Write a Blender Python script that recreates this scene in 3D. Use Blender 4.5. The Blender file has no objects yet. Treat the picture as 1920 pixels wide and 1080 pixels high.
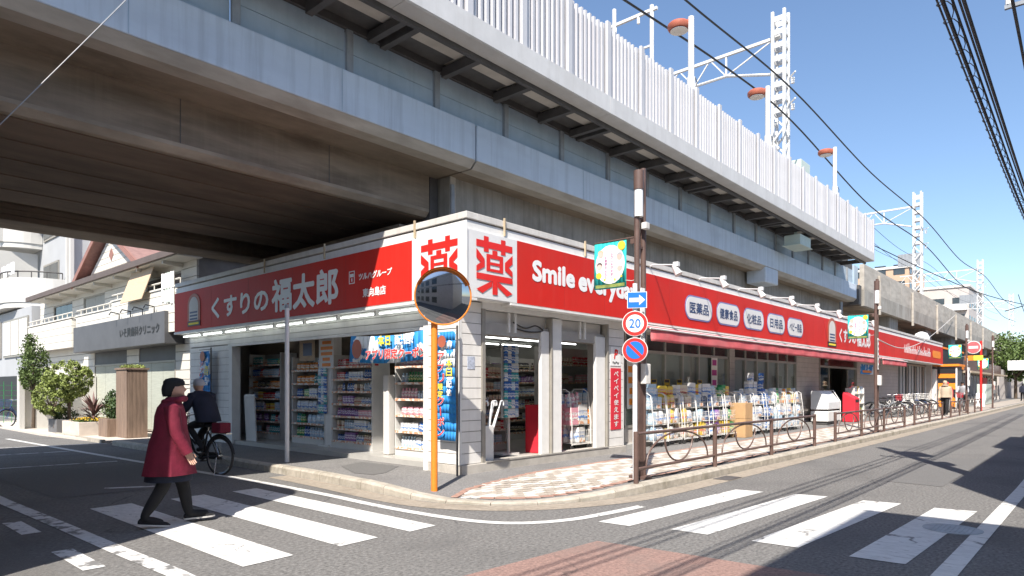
import bpy, bmesh, math, random
from mathutils import Vector, Matrix
random.seed(7)
sc = bpy.context.scene
col = sc.collection

# ------------------------------------------------------------ camera, sky, sun, exposure
SUN = Vector((0.75, 0.39, -1.0)).normalized()          # direction in which the sunlight travels
cam = bpy.data.cameras.new('camera')
cam.sensor_width = 36.0
cam.lens = 23.23
cam.shift_y = 0.0964
cam.clip_start = 0.1
cam.clip_end = 3000.0
camo = bpy.data.objects.new('camera', cam)
col.objects.link(camo)
camo.location = (-7.1615, -7.4475, 1.5)
camo.rotation_euler = (math.radians(90), 0, math.radians(41.6 - 90))
sc.camera = camo

world = bpy.data.worlds.new('World')
sc.world = world
world.use_nodes = True
wn = world.node_tree
wn.nodes.clear()
sky = wn.nodes.new('ShaderNodeTexSky')
sky.sky_type = 'NISHITA'
sky.sun_disc = False
sky.sun_elevation = math.asin(-SUN.z)
sky.sun_rotation = math.atan2(-SUN.x, -SUN.y)
sky.altitude = 20
sky.air_density = 1.0
sky.dust_density = 0.7
sky.ozone_density = 3.2
bgn = wn.nodes.new('ShaderNodeBackground')
bgn.inputs['Strength'].default_value = 0.12
won = wn.nodes.new('ShaderNodeOutputWorld')
wn.links.new(sky.outputs[0], bgn.inputs[0])
wn.links.new(bgn.outputs[0], won.inputs[0])

sl = bpy.data.lights.new('sun', 'SUN')
sl.energy = 5.0
sl.angle = math.radians(0.5)
sl.color = (1.0, 0.93, 0.84)
so = bpy.data.objects.new('sun', sl)
col.objects.link(so)
so.rotation_euler = SUN.to_track_quat('-Z', 'Y').to_euler()
so.location = (-20, -20, 40)

sc.view_settings.view_transform = 'Standard'
sc.view_settings.look = 'None'
sc.view_settings.gamma = 1.0
sc.view_settings.exposure = 0.78

# ------------------------------------------------------------ mesh helpers
OFF = {}          # world position of every Empty, so that parts can be given in world coordinates

class MB:
    def __init__(s):
        s.v = []; s.f = []; s.m = []; s.c = 0
    def add(s, vs, fs):
        b = len(s.v)
        s.v += [tuple(p) for p in vs]
        s.f += [tuple(i + b for i in q) for q in fs]
        s.m += [s.c] * len(fs)
        return s
    def box(s, x0, x1, y0, y1, z0, z1):
        vs = [(x0,y0,z0),(x1,y0,z0),(x1,y1,z0),(x0,y1,z0),(x0,y0,z1),(x1,y0,z1),(x1,y1,z1),(x0,y1,z1)]
        return s.add(vs, [(0,3,2,1),(4,5,6,7),(0,1,5,4),(1,2,6,5),(2,3,7,6),(3,0,4,7)])
    def obox(s, c, u, v, w):
        c = Vector(c); u = Vector(u); v = Vector(v); w = Vector(w)
        vs = [c-u-v-w, c+u-v-w, c+u+v-w, c-u+v-w, c-u-v+w, c+u-v+w, c+u+v+w, c-u+v+w]
        return s.add(vs, [(0,3,2,1),(4,5,6,7),(0,1,5,4),(1,2,6,5),(2,3,7,6),(3,0,4,7)])
    def beam(s, p0, p1, w, h):
        p0 = Vector(p0); p1 = Vector(p1); d = p1 - p0; L = d.length; d.normalize()
        up = Vector((0,0,1)) if abs(d.z) < 0.95 else Vector((0,1,0))
        a = d.cross(up).normalized(); b = a.cross(d).normalized()
        return s.obox((p0+p1)/2, d*(L/2), a*(w/2), b*(h/2))
    def cyl(s, p0, p1, r0, r1=None, n=12, cap=True):
        if r1 is None: r1 = r0
        p0 = Vector(p0); p1 = Vector(p1); d = (p1-p0).normalized()
        up = Vector((0,0,1)) if abs(d.z) < 0.95 else Vector((1,0,0))
        a = d.cross(up).normalized(); b = a.cross(d).normalized()
        vs = []; fs = []
        for p, r in ((p0, r0), (p1, r1)):
            for i in range(n):
                t = 2*math.pi*i/n
                vs.append(p + a*(math.cos(t)*r) + b*(math.sin(t)*r))
        for i in range(n):
            j = (i+1) % n
            fs.append((i, i+n, j+n, j))
        if cap:
            fs.append(tuple(range(n))); fs.append(tuple(range(2*n-1, n-1, -1)))
        return s.add(vs, fs)
    def tube(s, pts, r, n=6, closed=False):
        pts = [Vector(p) for p in pts]; vs = []; fs = []; N = len(pts)
        ref = None
        for i, p in enumerate(pts):
            if closed: d = (pts[(i+1) % N] - pts[i-1])
            else: d = pts[min(i+1, N-1)] - pts[max(i-1, 0)]
            d.normalize()
            if ref is None:
                up = Vector((0,0,1)) if abs(d.z) < 0.9 else Vector((1,0,0))
                a = d.cross(up).normalized()
            else:
                a = (ref - d*ref.dot(d)).normalized()
            ref = a; b = a.cross(d).normalized()
            rr = r[i] if isinstance(r, (list, tuple)) else r
            for k in range(n):
                t = 2*math.pi*k/n
                vs.append(p + a*(math.cos(t)*rr) + b*(math.sin(t)*rr))
        for i in range(N if closed else N-1):
            for k in range(n):
                a0 = i*n+k; a1 = i*n+(k+1) % n; c = ((i+1) % N)*n
                fs.append((a0, c+k, c+(k+1) % n, a1))
        if not closed:
            fs.append(tuple(range(n))); fs.append(tuple(range(N*n-1, N*n-n-1, -1)))
        return s.add(vs, fs)
    def lathe(s, c, prof, n=16):
        c = Vector(c); vs = []; fs = []
        for r, z in prof:
            for i in range(n):
                t = 2*math.pi*i/n
                vs.append(c + Vector((r*math.cos(t), r*math.sin(t), z)))
        for j in range(len(prof)-1):
            for i in range(n):
                k = (i+1) % n
                fs.append((j*n+i, j*n+k, (j+1)*n+k, (j+1)*n+i))
        fs.append(tuple(range(n-1, -1, -1))); e = (len(prof)-1)*n
        fs.append(tuple(range(e, e+n)))
        return s.add(vs, fs)
    def ext(s, pts, vec):
        pts = [Vector(p) for p in pts]; vec = Vector(vec); n = len(pts)
        vs = pts + [p+vec for p in pts]
        fs = [tuple(range(n-1, -1, -1)), tuple(range(n, 2*n))]
        fs += [(i, (i+1) % n, (i+1) % n + n, i+n) for i in range(n)]
        return s.add(vs, fs)
    def prism(s, xy, z0, z1):
        return s.ext([(x, y, z0) for x, y in xy], (0, 0, z1-z0))
    def sheet(s, pts):
        return s.add(pts, [tuple(range(len(pts)))])
    def mesh(s, name, off=(0,0,0)):
        me = bpy.data.meshes.new(name)
        o = off
        me.from_pydata([(p[0]-o[0], p[1]-o[1], p[2]-o[2]) for p in s.v], [], s.f)
        if any(s.m): me.polygons.foreach_set('material_index', s.m)
        me.update()
        return me
    def build(s, name, mat, parent=None, smooth=False, bevel=0, recalc=True):
        off = OFF.get(parent.name, (0,0,0)) if parent else (0,0,0)
        me = s.mesh(name, off)
        if recalc:
            bm = bmesh.new(); bm.from_mesh(me)
            bmesh.ops.recalc_face_normals(bm, faces=bm.faces); bm.to_mesh(me); bm.free()
        for m in (mat if isinstance(mat, (list, tuple)) else [mat]): me.materials.append(m)
        if smooth: smooth_angle(me)
        o = bpy.data.objects.new(name, me)
        col.objects.link(o)
        if parent: o.parent = parent; OFF[o.name] = off
        if bevel:
            b = o.modifiers.new('bevel', 'BEVEL'); b.width = bevel; b.segments = 2; b.limit_method = 'ANGLE'
        return o

def smooth_angle(me, ang=40):
    me.polygons.foreach_set('use_smooth', [True]*len(me.polygons))
    bm = bmesh.new(); bm.from_mesh(me)
    for e in bm.edges:
        if len(e.link_faces) == 2:
            try: e.smooth = e.calc_face_angle() < math.radians(ang)
            except ValueError: pass
    bm.to_mesh(me); bm.free()

def tag(o, label, cat, group=None, kind=None):
    if label: o['label'] = label
    if cat: o['category'] = cat
    if group: o['group'] = group
    if kind: o['kind'] = kind
    return o
def struct(o): o['kind'] = 'structure'; return o
def thing(name, loc, label, cat, group=None, rz=0):
    o = bpy.data.objects.new(name, None); col.objects.link(o)
    o.location = loc; o.rotation_euler = (0, 0, rz); o.empty_display_size = 0.2
    OFF[o.name] = tuple(loc) if rz == 0 else (0,0,0)
    return tag(o, label, cat, group)
def local(o): OFF[o.name] = (0,0,0); return o
def copy_tree(o, loc=None, rz=None, parent=None, label=None):
    c = o.copy(); col.objects.link(c); c.parent = parent
    if parent is None:
        if loc is not None: c.location = loc
        if rz is not None: c.rotation_euler = (0, 0, rz)
        if label: c['label'] = label
    for ch in o.children: copy_tree(ch, parent=c)
    return c

# ------------------------------------------------------------ materials
def mat(name, c, rough=0.6, metal=0.0, var=0.12, scale=3.0, bump=0.0, bscale=60.0, spec=0.5, c2=None, mix2=0.0, s2=1.2,
        streak=0.0, streakc=(0.05,0.045,0.04), coat=0.0, crack=None, stretch=(1,1,1), thr=(0.5,0.68)):
    m = bpy.data.materials.new(name); m.use_nodes = True
    nt = m.node_tree; n = nt.nodes; L = nt.links
    b = n['Principled BSDF']
    b.inputs['Roughness'].default_value = rough
    b.inputs['Metallic'].default_value = metal
    b.inputs['Specular IOR Level'].default_value = spec
    b.inputs['Coat Weight'].default_value = coat
    tc = n.new('ShaderNodeTexCoord')
    mp = n.new('ShaderNodeMapping'); mp.inputs['Scale'].default_value = stretch
    L.new(tc.outputs['Object'], mp.inputs[0])
    def noise(sc_, det=4, src=mp):
        t = n.new('ShaderNodeTexNoise'); t.inputs['Scale'].default_value = sc_; t.inputs['Detail'].default_value = det
        t.inputs['Roughness'].default_value = 0.6
        L.new(src.outputs[0], t.inputs['Vector']); return t
    def mixc(fac, a, bb):
        x = n.new('ShaderNodeMix'); x.data_type = 'RGBA'
        if fac is not None: L.new(fac, x.inputs[0])
        for i, q in ((6, a), (7, bb)):
            if isinstance(q, tuple): x.inputs[i].default_value = q if len(q) == 4 else q + (1,)
            else: L.new(q, x.inputs[i])
        return x.outputs[2]
    lo = tuple(max(0, v*(1-var)) for v in c); hi = tuple(min(1, v*(1+var)) for v in c)
    nz = noise(scale)
    rmp = n.new('ShaderNodeMapRange'); rmp.inputs[1].default_value = 0.3; rmp.inputs[2].default_value = 0.7
    L.new(nz.outputs[0], rmp.inputs[0])
    out = mixc(rmp.outputs[0], lo, hi)
    if c2:
        t = noise(s2, 6); r = n.new('ShaderNodeMapRange')
        r.inputs[1].default_value = thr[0]; r.inputs[2].default_value = thr[1]; r.inputs[4].default_value = mix2
        L.new(t.outputs[0], r.inputs[0]); out = mixc(r.outputs[0], out, tuple(c2))
    if streak:
        m2 = n.new('ShaderNodeMapping'); m2.inputs['Scale'].default_value = (5, 5, 0.25)
        L.new(tc.outputs['Object'], m2.inputs[0])
        t = noise(1.6, 6, m2); r = n.new('ShaderNodeMapRange')
        r.inputs[1].default_value = 0.48; r.inputs[2].default_value = 0.75; r.inputs[4].default_value = streak
        L.new(t.outputs[0], r.inputs[0]); out = mixc(r.outputs[0], out, tuple(streakc))
    if crack:
        cs, cw, ca, cc = crack
        wz = noise(2.5, 5); ad = n.new('ShaderNodeVectorMath'); ad.operation = 'MULTIPLY_ADD'; ad.inputs[1].default_value = (0.35,0.35,0.35)
        L.new(wz.outputs[1], ad.inputs[0]); L.new(tc.outputs['Object'], ad.inputs[2])
        vo = n.new('ShaderNodeTexVoronoi'); vo.feature = 'DISTANCE_TO_EDGE'; vo.inputs['Scale'].default_value = cs; L.new(ad.outputs[0], vo.inputs['Vector'])
        r = n.new('ShaderNodeMapRange'); r.inputs[1].default_value = cw*0.4; r.inputs[2].default_value = cw; r.inputs[3].default_value = 1.0; r.inputs[4].default_value = 0.0
        L.new(vo.outputs['Distance'], r.inputs[0])
        mk = noise(0.8, 3); r2 = n.new('ShaderNodeMapRange'); r2.inputs[1].default_value = 0.5; r2.inputs[2].default_value = 0.6; r2.inputs[4].default_value = ca; L.new(mk.outputs[0], r2.inputs[0])
        mu = n.new('ShaderNodeMath'); mu.operation = 'MULTIPLY'; L.new(r.outputs[0], mu.inputs[0]); L.new(r2.outputs[0], mu.inputs[1])
        out = mixc(mu.outputs[0], out, tuple(cc))
    L.new(out, b.inputs['Base Color'])
    if bump:
        t = noise(bscale, 3); bp = n.new('ShaderNodeBump'); bp.inputs['Strength'].default_value = bump; bp.inputs['Distance'].default_value = 0.01
        L.new(t.outputs[0], bp.inputs['Height']); L.new(bp.outputs[0], b.inputs['Normal'])
    return m
def emit(name, c, s):
    m = bpy.data.materials.new(name); m.use_nodes = True
    b = m.node_tree.nodes['Principled BSDF']
    b.inputs['Base Color'].default_value = c + (1,)
    b.inputs['Emission Color'].default_value = c + (1,); b.inputs['Emission Strength'].default_value = s
    return m
def glass(name, c=(0.9,0.95,0.93), rough=0.02):
    m = bpy.data.materials.new(name); m.use_nodes = True
    nt = m.node_tree; n = nt.nodes; b = n['Principled BSDF']
    tr = n.new('ShaderNodeBsdfTransparent'); tr.inputs[0].default_value = c + (1,)
    gl = n.new('ShaderNodeBsdfGlossy'); gl.inputs['Roughness'].default_value = rough
    lw = n.new('ShaderNodeLayerWeight'); lw.inputs[0].default_value = 0.5
    pw = n.new('ShaderNodeMath'); pw.operation = 'POWER'; pw.inputs[1].default_value = 5.0; nt.links.new(lw.outputs['Facing'], pw.inputs[0])
    fr = n.new('ShaderNodeMath'); fr.operation = 'MULTIPLY_ADD'; fr.inputs[1].default_value = 0.85; fr.inputs[2].default_value = 0.04; nt.links.new(pw.outputs[0], fr.inputs[0])
    mx = n.new('ShaderNodeMixShader')
    nt.links.new(fr.outputs[0], mx.inputs[0]); nt.links.new(tr.outputs[0], mx.inputs[1]); nt.links.new(gl.outputs[0], mx.inputs[2])
    nt.links.new(mx.outputs[0], n['Material Output'].inputs[0])
    return m

M = {}
M['asphalt'] = mat('asphalt', (0.165,0.161,0.155), 0.9, var=0.45, scale=34, bump=1.0, bscale=60, c2=(0.112,0.11,0.108), mix2=0.75, s2=0.6, spec=0.3, crack=(0.3,0.006,0.6,(0.07,0.07,0.07)), stretch=(0.7,1,1))
M['asphalt_old'] = mat('asphalt_old', (0.15,0.145,0.138), 0.92, var=0.3, scale=80, bump=0.8, bscale=110, c2=(0.10,0.096,0.09), mix2=0.6, s2=0.7, spec=0.3)
M['walk'] = mat('walk_asphalt', (0.20,0.195,0.19), 0.92, var=0.35, scale=42, bump=0.8, bscale=60, c2=(0.145,0.14,0.135), mix2=0.5, s2=0.8, spec=0.3)
M['patch'] = mat('walk_patch', (0.15,0.148,0.145), 0.92, var=0.25, scale=90, bump=0.7, bscale=130, spec=0.3)
M['red_road'] = mat('red_road', (0.27,0.175,0.15), 0.9, var=0.3, scale=34, bump=0.9, bscale=60, c2=(0.19,0.155,0.14), mix2=0.8, s2=1.1, spec=0.3, crack=(0.7,0.010,0.5,(0.09,0.07,0.065)))
M['paint'] = mat('road_paint', (0.62,0.62,0.60), 0.7, var=0.12, scale=7, bump=0.4, bscale=60, c2=(0.28,0.275,0.265), mix2=0.85, s2=6.5, thr=(0.60,0.67), stretch=(2.0,0.8,1), crack=(1.3,0.02,0.9,(0.16,0.155,0.15)))
M['paint_old'] = mat('road_paint_old', (0.62,0.62,0.61), 0.75, var=0.1, scale=12, bump=0.3, bscale=90, c2=(0.15,0.148,0.145), mix2=0.95, s2=5, thr=(0.52,0.60))
M['gutter'] = mat('gutter', (0.30,0.26,0.21), 0.9, var=0.2, scale=14, bump=0.4, c2=(0.2,0.17,0.13), mix2=0.6, s2=2)
M['kerb'] = mat('kerb_stone', (0.40,0.365,0.31), 0.88, var=0.2, scale=9, bump=0.5, bscale=50, c2=(0.22,0.2,0.15), mix2=0.7, s2=2.2)
M['paver_w'] = mat('paver_white', (0.56,0.53,0.49), 0.85, var=0.14, scale=9, bump=0.3, c2=(0.36,0.335,0.3), mix2=0.6, s2=2)
M['paver_b'] = mat('paver_beige', (0.38,0.335,0.285), 0.85, var=0.18, scale=9, bump=0.3, c2=(0.27,0.24,0.205), mix2=0.6, s2=2)
M['paver_r'] = mat('paver_red', (0.34,0.205,0.16), 0.85, var=0.2, scale=9, bump=0.3, c2=(0.26,0.18,0.15), mix2=0.6, s2=2)
M['joint'] = mat('paver_joint', (0.22,0.2,0.17), 0.95, var=0.2, scale=20)
M['concrete'] = mat('concrete', (0.33,0.31,0.275), 0.85, var=0.16, scale=1.1, bump=0.3, bscale=25, c2=(0.19,0.17,0.14), mix2=0.6, s2=0.8, streak=0.6, streakc=(0.11,0.10,0.085))
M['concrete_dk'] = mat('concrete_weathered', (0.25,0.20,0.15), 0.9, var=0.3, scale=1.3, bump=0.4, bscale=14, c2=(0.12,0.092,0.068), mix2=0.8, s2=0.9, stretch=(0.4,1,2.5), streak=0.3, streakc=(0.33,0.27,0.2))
M['soffit_dk'] = mat('soffit_stain_shade', (0.17,0.125,0.092), 0.9, var=0.3, scale=1.3, bump=0.4, bscale=14, c2=(0.09,0.068,0.05), mix2=0.8, s2=0.9, stretch=(0.4,1,2.5))  # stained concrete, with the shade of the recess darkened into its colour
M['edge_pale'] = mat('edge_pale', (0.31,0.255,0.195), 0.9, var=0.3, scale=2, bump=0.4, bscale=20, c2=(0.2,0.16,0.12), mix2=0.8, s2=1.6, stretch=(0.5,1,1))  # paler version of the girder concrete for its lower edge
M['concrete_lt'] = mat('concrete_light', (0.42,0.385,0.335), 0.85, var=0.18, scale=2, bump=0.3, bscale=20, c2=(0.24,0.21,0.17), mix2=0.5, s2=1.2, stretch=(0.5,1,2))
M['parapet_paint'] = mat('parapet_paint', (0.57,0.635,0.71), 0.75, var=0.06, scale=1.0, bump=0.12, bscale=10, c2=(0.47,0.52,0.59), mix2=0.6, s2=1.1, streak=0.6, streakc=(0.36,0.40,0.45), stretch=(0.5,1,1.5))
M['panel_gray'] = mat('panel_gray', (0.38,0.46,0.53), 0.55, var=0.12, scale=1.3, c2=(0.26,0.36,0.46), mix2=0.6, s2=1.0, streak=0.3, streakc=(0.2,0.27,0.34))
M['steel_gray'] = mat('steel_gray', (0.29,0.31,0.33), 0.5, var=0.15, scale=5, streak=0.3)
M['dark_steel'] = mat('dark_steel', (0.085,0.08,0.078), 0.6, var=0.2, scale=4)
M['soffit'] = mat('soffit_board', (0.55,0.50,0.44), 0.85, var=0.1, scale=2, c2=(0.4,0.36,0.31), mix2=0.5)
M['fascia'] = mat('walkway_fascia', (0.55,0.545,0.54), 0.7, var=0.07, scale=2, c2=(0.5,0.49,0.48), mix2=0.6, s2=1.4, streak=0.3, streakc=(0.4,0.39,0.37))
M['fence'] = mat('fence_white', (0.50,0.50,0.52), 0.45, var=0.07, scale=1.2, streak=0.35, streakc=(0.42,0.41,0.4))
M['fence2'] = mat('fence_sheet_shade', (0.30,0.30,0.38), 0.5, var=0.05, scale=3)  # shade in the grooves between ribs put into a darker lavender colour
M['mast'] = mat('mast_paint', (0.64,0.64,0.63), 0.5, var=0.05, scale=4)
M['orange_lamp'] = mat('orange_lamp', (0.42,0.12,0.07), 0.5, var=0.12, scale=4)
M['wire'] = mat('wire_black', (0.02,0.02,0.022), 0.6, var=0.1)
M['wire_w'] = mat('wire_white', (0.55,0.53,0.5), 0.6, var=0.1)
M['red'] = mat('sign_red', (0.60,0.024,0.016), 0.5, var=0.06, scale=1.2, c2=(0.52,0.035,0.024), mix2=0.6, s2=0.7, spec=0.2, streak=0.12, streakc=(0.5,0.1,0.08))
M['red_side'] = M['red']
M['sign_white'] = mat('sign_white', (0.72,0.72,0.71), 0.35, var=0.03, scale=3)
M['letter_red'] = mat('letter_red', (0.72,0.025,0.02), 0.35, var=0.03)
M['letter_white'] = mat('letter_white', (0.85,0.85,0.84), 0.4, var=0.02)
M['letter_navy'] = mat('letter_navy', (0.03,0.06,0.16), 0.5, var=0.05)
M['letter_black'] = mat('letter_black', (0.025,0.025,0.025), 0.5, var=0.05)
M['oval_rim'] = mat('oval_rim', (0.18,0.2,0.42), 0.4, var=0.05)
M['frame_white'] = mat('frame_white', (0.74,0.735,0.71), 0.5, var=0.05, scale=5, streak=0.15, streakc=(0.4,0.37,0.32))
M['siding'] = mat('siding', (0.74,0.725,0.69), 0.6, var=0.06, scale=3, c2=(0.55,0.53,0.49), mix2=0.4, s2=1.6, streak=0.18, streakc=(0.42,0.39,0.34))
M['siding_gap'] = mat('siding_gap', (0.34,0.32,0.30), 0.9)
M['siding_b'] = mat('siding_greige', (0.50,0.46,0.43), 0.65, var=0.08, scale=3, c2=(0.4,0.37,0.34), mix2=0.4)
M['parapet_metal'] = mat('parapet_metal', (0.62,0.60,0.56), 0.5, var=0.08, scale=3, streak=0.3, streakc=(0.36,0.32,0.26))
M['alu'] = mat('aluminium', (0.50,0.48,0.44), 0.4, metal=0.5, var=0.08, scale=6)
M['alu_dk'] = mat('door_frame', (0.34,0.32,0.28), 0.45, metal=0.3, var=0.1, scale=6)
M['plinth'] = mat('plinth', (0.45,0.42,0.375), 0.85, var=0.14, scale=5, bump=0.3, c2=(0.3,0.28,0.24), mix2=0.5)
M['floor_in'] = mat('shop_floor', (0.42,0.41,0.385), 0.35, var=0.08, scale=3)
M['ceil_in'] = mat('shop_ceiling', (0.62,0.61,0.58), 0.8, var=0.04)
M['wall_in'] = mat('shop_wall', (0.55,0.54,0.51), 0.8, var=0.06)
M['mat_dark'] = mat('door_mat', (0.04,0.042,0.05), 0.95, var=0.2, scale=30)
M['awning'] = mat('awning_cloth', (0.58,0.11,0.12), 0.8, var=0.14, scale=3, c2=(0.55,0.2,0.2), mix2=0.6, s2=1)
M['glass'] = glass('window_glass', (0.93,0.96,0.94))
M['glass_dk'] = mat('dark_glass', (0.045,0.055,0.06), 0.06, var=0.3, scale=0.6, spec=0.7)
M['blind'] = mat('window_blind', (0.40,0.41,0.385), 0.7, var=0.08, scale=2)
M['shade'] = mat('window_shade', (0.40,0.42,0.36), 0.8, var=0.1, scale=2, stretch=(1,1,14))
M['brown'] = mat('brown_steel', (0.12,0.075,0.062), 0.45, var=0.16, scale=5, c2=(0.17,0.11,0.09), mix2=0.5, s2=3)
M['white_pole'] = mat('white_pole', (0.72,0.73,0.74), 0.4, var=0.06, scale=4, streak=0.2, streakc=(0.35,0.34,0.33))
M['orange_pole'] = mat('orange_pole', (0.78,0.23,0.025), 0.45, var=0.07, scale=4)
M['mirror'] = mat('convex_mirror', (0.46,0.49,0.52), 0.03, metal=1.0, var=0.02)
M['sign_blue'] = mat('sign_blue', (0.015,0.16,0.55), 0.35, var=0.03)
M['sign_red'] = mat('traffic_red', (0.72,0.035,0.03), 0.35, var=0.03)
M['teal'] = mat('banner_teal', (0.02,0.46,0.42), 0.8, var=0.08)
M['paper'] = mat('paper_white', (0.80,0.80,0.78), 0.8, var=0.03)
M['pinkface'] = mat('face_pink', (0.75,0.46,0.40), 0.8, var=0.08)
M['hair_dk'] = mat('print_dark', (0.09,0.07,0.07), 0.8)
M['magenta'] = mat('print_magenta', (0.45,0.06,0.28), 0.8)
M['flower'] = mat('print_yellow', (0.85,0.55,0.05), 0.8, var=0.15, scale=30)
M['banner_blue'] = mat('banner_blue', (0.02,0.24,0.60), 0.75, var=0.1, scale=3, c2=(0.72,0.77,0.82), mix2=1.0, s2=1.9, thr=(0.53,0.545))
M['yellow'] = mat('print_lemon', (0.85,0.72,0.06), 0.7)
M['orange'] = mat('orange', (0.85,0.26,0.02), 0.55, var=0.06)
M['black'] = mat('black', (0.018,0.018,0.02), 0.5, var=0.1)
M['rubber'] = mat('rubber', (0.03,0.03,0.03), 0.85, var=0.1)
M['chrome'] = mat('chrome', (0.6,0.6,0.6), 0.25, metal=1.0, var=0.05)
M['cart'] = mat('cart_wire', (0.74,0.73,0.70), 0.4, metal=0.1, var=0.05)
M['cardboard'] = mat('cardboard', (0.48,0.30,0.15), 0.85, var=0.08, scale=6)
M['tube_on'] = emit('tube_lit', (0.93,1.0,0.97), 2.2)
M['tube_in'] = emit('tube_lit_inside', (0.97,1.0,0.97), 3.2)
M['lampglass'] = mat('lamp_glass', (0.78,0.78,0.76), 0.3, var=0.03)
M['shelf'] = mat('shelf_white', (0.62,0.61,0.58), 0.45, var=0.05, scale=5)
M['price'] = mat('price_strip', (0.66,0.34,0.20), 0.6, var=0.35, scale=24, c2=(0.75,0.72,0.66), mix2=1, s2=14, thr=(0.5,0.52))
M['wood'] = mat('weathered_wood', (0.22,0.155,0.115), 0.85, var=0.25, scale=5, bump=0.5, bscale=30, stretch=(3,3,0.35), c2=(0.13,0.09,0.07), mix2=0.6)
M['house_white'] = mat('house_siding', (0.66,0.635,0.57), 0.65, var=0.05, scale=2, c2=(0.6,0.57,0.5), mix2=0.35)
M['roof_red'] = mat('roof_brown_pink', (0.27,0.16,0.14), 0.75, var=0.18, scale=5)
M['trim_red'] = mat('trim_brown_pink', (0.30,0.15,0.12), 0.65, var=0.12)
M['eave'] = mat('eave_dark', (0.12,0.095,0.085), 0.7)
M['grey_band'] = mat('grey_sign_band', (0.095,0.098,0.106), 0.55, var=0.12, scale=2)
M['cream'] = mat('apartment_cream', (0.56,0.55,0.52), 0.8, var=0.05, scale=1)
M['apt_grey'] = mat('apartment_grey', (0.40,0.41,0.42), 0.8, var=0.05, scale=1)
M['bamboo'] = mat('reed_blind', (0.55,0.42,0.29), 0.85, var=0.15, scale=8, stretch=(1,1,8))
M['soil'] = mat('soil', (0.07,0.05,0.035), 0.95, var=0.3, scale=20)
M['planter'] = mat('planter_concrete', (0.56,0.50,0.44), 0.85, var=0.1, scale=5, bump=0.2)
M['planter_dk'] = mat('planter_dark', (0.14,0.14,0.145), 0.8, var=0.1)
M['leaf'] = mat('leaf_green', (0.085,0.13,0.03), 0.6, var=0.5, scale=4)
M['leaf2'] = mat('leaf_dark', (0.04,0.075,0.02), 0.6, var=0.5, scale=4)
M['leaf_y'] = mat('leaf_variegated', (0.22,0.27,0.07), 0.6, var=0.5, scale=6)
M['leaf_p'] = mat('leaf_purple', (0.17,0.095,0.085), 0.6, var=0.4, scale=5)
M['bark'] = mat('bark', (0.09,0.065,0.045), 0.9, var=0.3, scale=12, bump=0.5)
M['skin'] = mat('skin', (0.50,0.30,0.22), 0.55, var=0.06, scale=12)
M['coat'] = mat('coat_crimson', (0.15,0.007,0.026), 0.85, var=0.3, scale=5, bump=1.0, bscale=9)
M['navy'] = mat('navy_cloth', (0.012,0.016,0.032), 0.85, var=0.2, scale=8)
M['blackcloth'] = mat('black_cloth', (0.012,0.012,0.014), 0.85, var=0.2, scale=8)
M['sole'] = mat('shoe_sole', (0.6,0.58,0.55), 0.7)
M['tan'] = mat('tan_cloth', (0.46,0.37,0.27), 0.8, var=0.1)
M['redcloth'] = mat('red_cloth', (0.62,0.02,0.04), 0.75, var=0.1)
M['greycloth'] = mat('grey_cloth', (0.42,0.43,0.45), 0.8, var=0.1)
M['brick_tan'] = mat('far_tan', (0.52,0.36,0.25), 0.85, var=0.06, scale=1)
M['far_wall'] = mat('far_wall', (0.50,0.46,0.43), 0.85, var=0.06, scale=1)
M['offwhite'] = mat('offwhite', (0.66,0.64,0.6), 0.7, var=0.05)
M['green_net'] = mat('green_net', (0.02,0.22,0.06), 0.7)
M['pale_green'] = mat('pale_green_metal', (0.50,0.58,0.53), 0.55, var=0.06, scale=3)
M['clear_plastic'] = glass('clear_cover', (0.86,0.88,0.88), 0.12)
M['umbrella_plastic'] = mat('umbrella_plastic', (0.75,0.77,0.78), 0.3, var=0.04)

# ------------------------------------------------------------ lettering
_tc = {}
def glyphs(s, bold=0.0, spacing=1.0):
    k = (s, bold, spacing)
    if k in _tc: return _tc[k]
    cu = bpy.data.curves.new('t', 'FONT'); cu.body = s; cu.size = 1.0; cu.offset = bold; cu.resolution_u = 3
    cu.space_character = spacing; cu.fill_mode = 'FRONT'
    o = bpy.data.objects.new('t', cu); col.objects.link(o)
    dg = bpy.context.evaluated_depsgraph_get()
    me = bpy.data.meshes.new_from_object(o.evaluated_get(dg))
    vs = [(v.co.x, v.co.y) for v in me.vertices]; fs = [tuple(p.vertices) for p in me.polygons]
    bpy.data.objects.remove(o); bpy.data.curves.remove(cu); bpy.data.meshes.remove(me)
    _tc[k] = (vs, fs)
    return vs, fs
def put_text(mb, s, c, right, up, w, h, bold=0.0, spacing=1.0, lean=0.0):
    if bold > 0.0:
        r = Vector(right); u = Vector(up); nrm = r.cross(u); e = bold*h*1.0
        for k, (a, b_) in enumerate(((0,0),(1,0),(-1,0),(0,1),(0,-1),(.7,.7),(-.7,.7),(.7,-.7),(-.7,-.7))):
            put_text(mb, s, Vector(c)+r*(a*e)+u*(b_*e)+nrm*(0.00025*k), right, up, w-2*e, h-2*e, 0.0, spacing, lean)
        return mb
    vs, fs = glyphs(s, bold, spacing)
    if not vs: return mb
    x0 = min(p[0] for p in vs); x1 = max(p[0] for p in vs); y0 = min(p[1] for p in vs); y1 = max(p[1] for p in vs)
    sx = w/max(1e-6, x1-x0); sy = h/max(1e-6, y1-y0)
    if h is None: sy = sx
    c = Vector(c); right = Vector(right); up = Vector(up)
    out = []
    for x, y in vs:
        yy = (y-(y0+y1)/2)*sy
        out.append(c + right*((x-(x0+x1)/2)*sx + yy*lean) + up*yy)
    return mb.add(out, fs)
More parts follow.
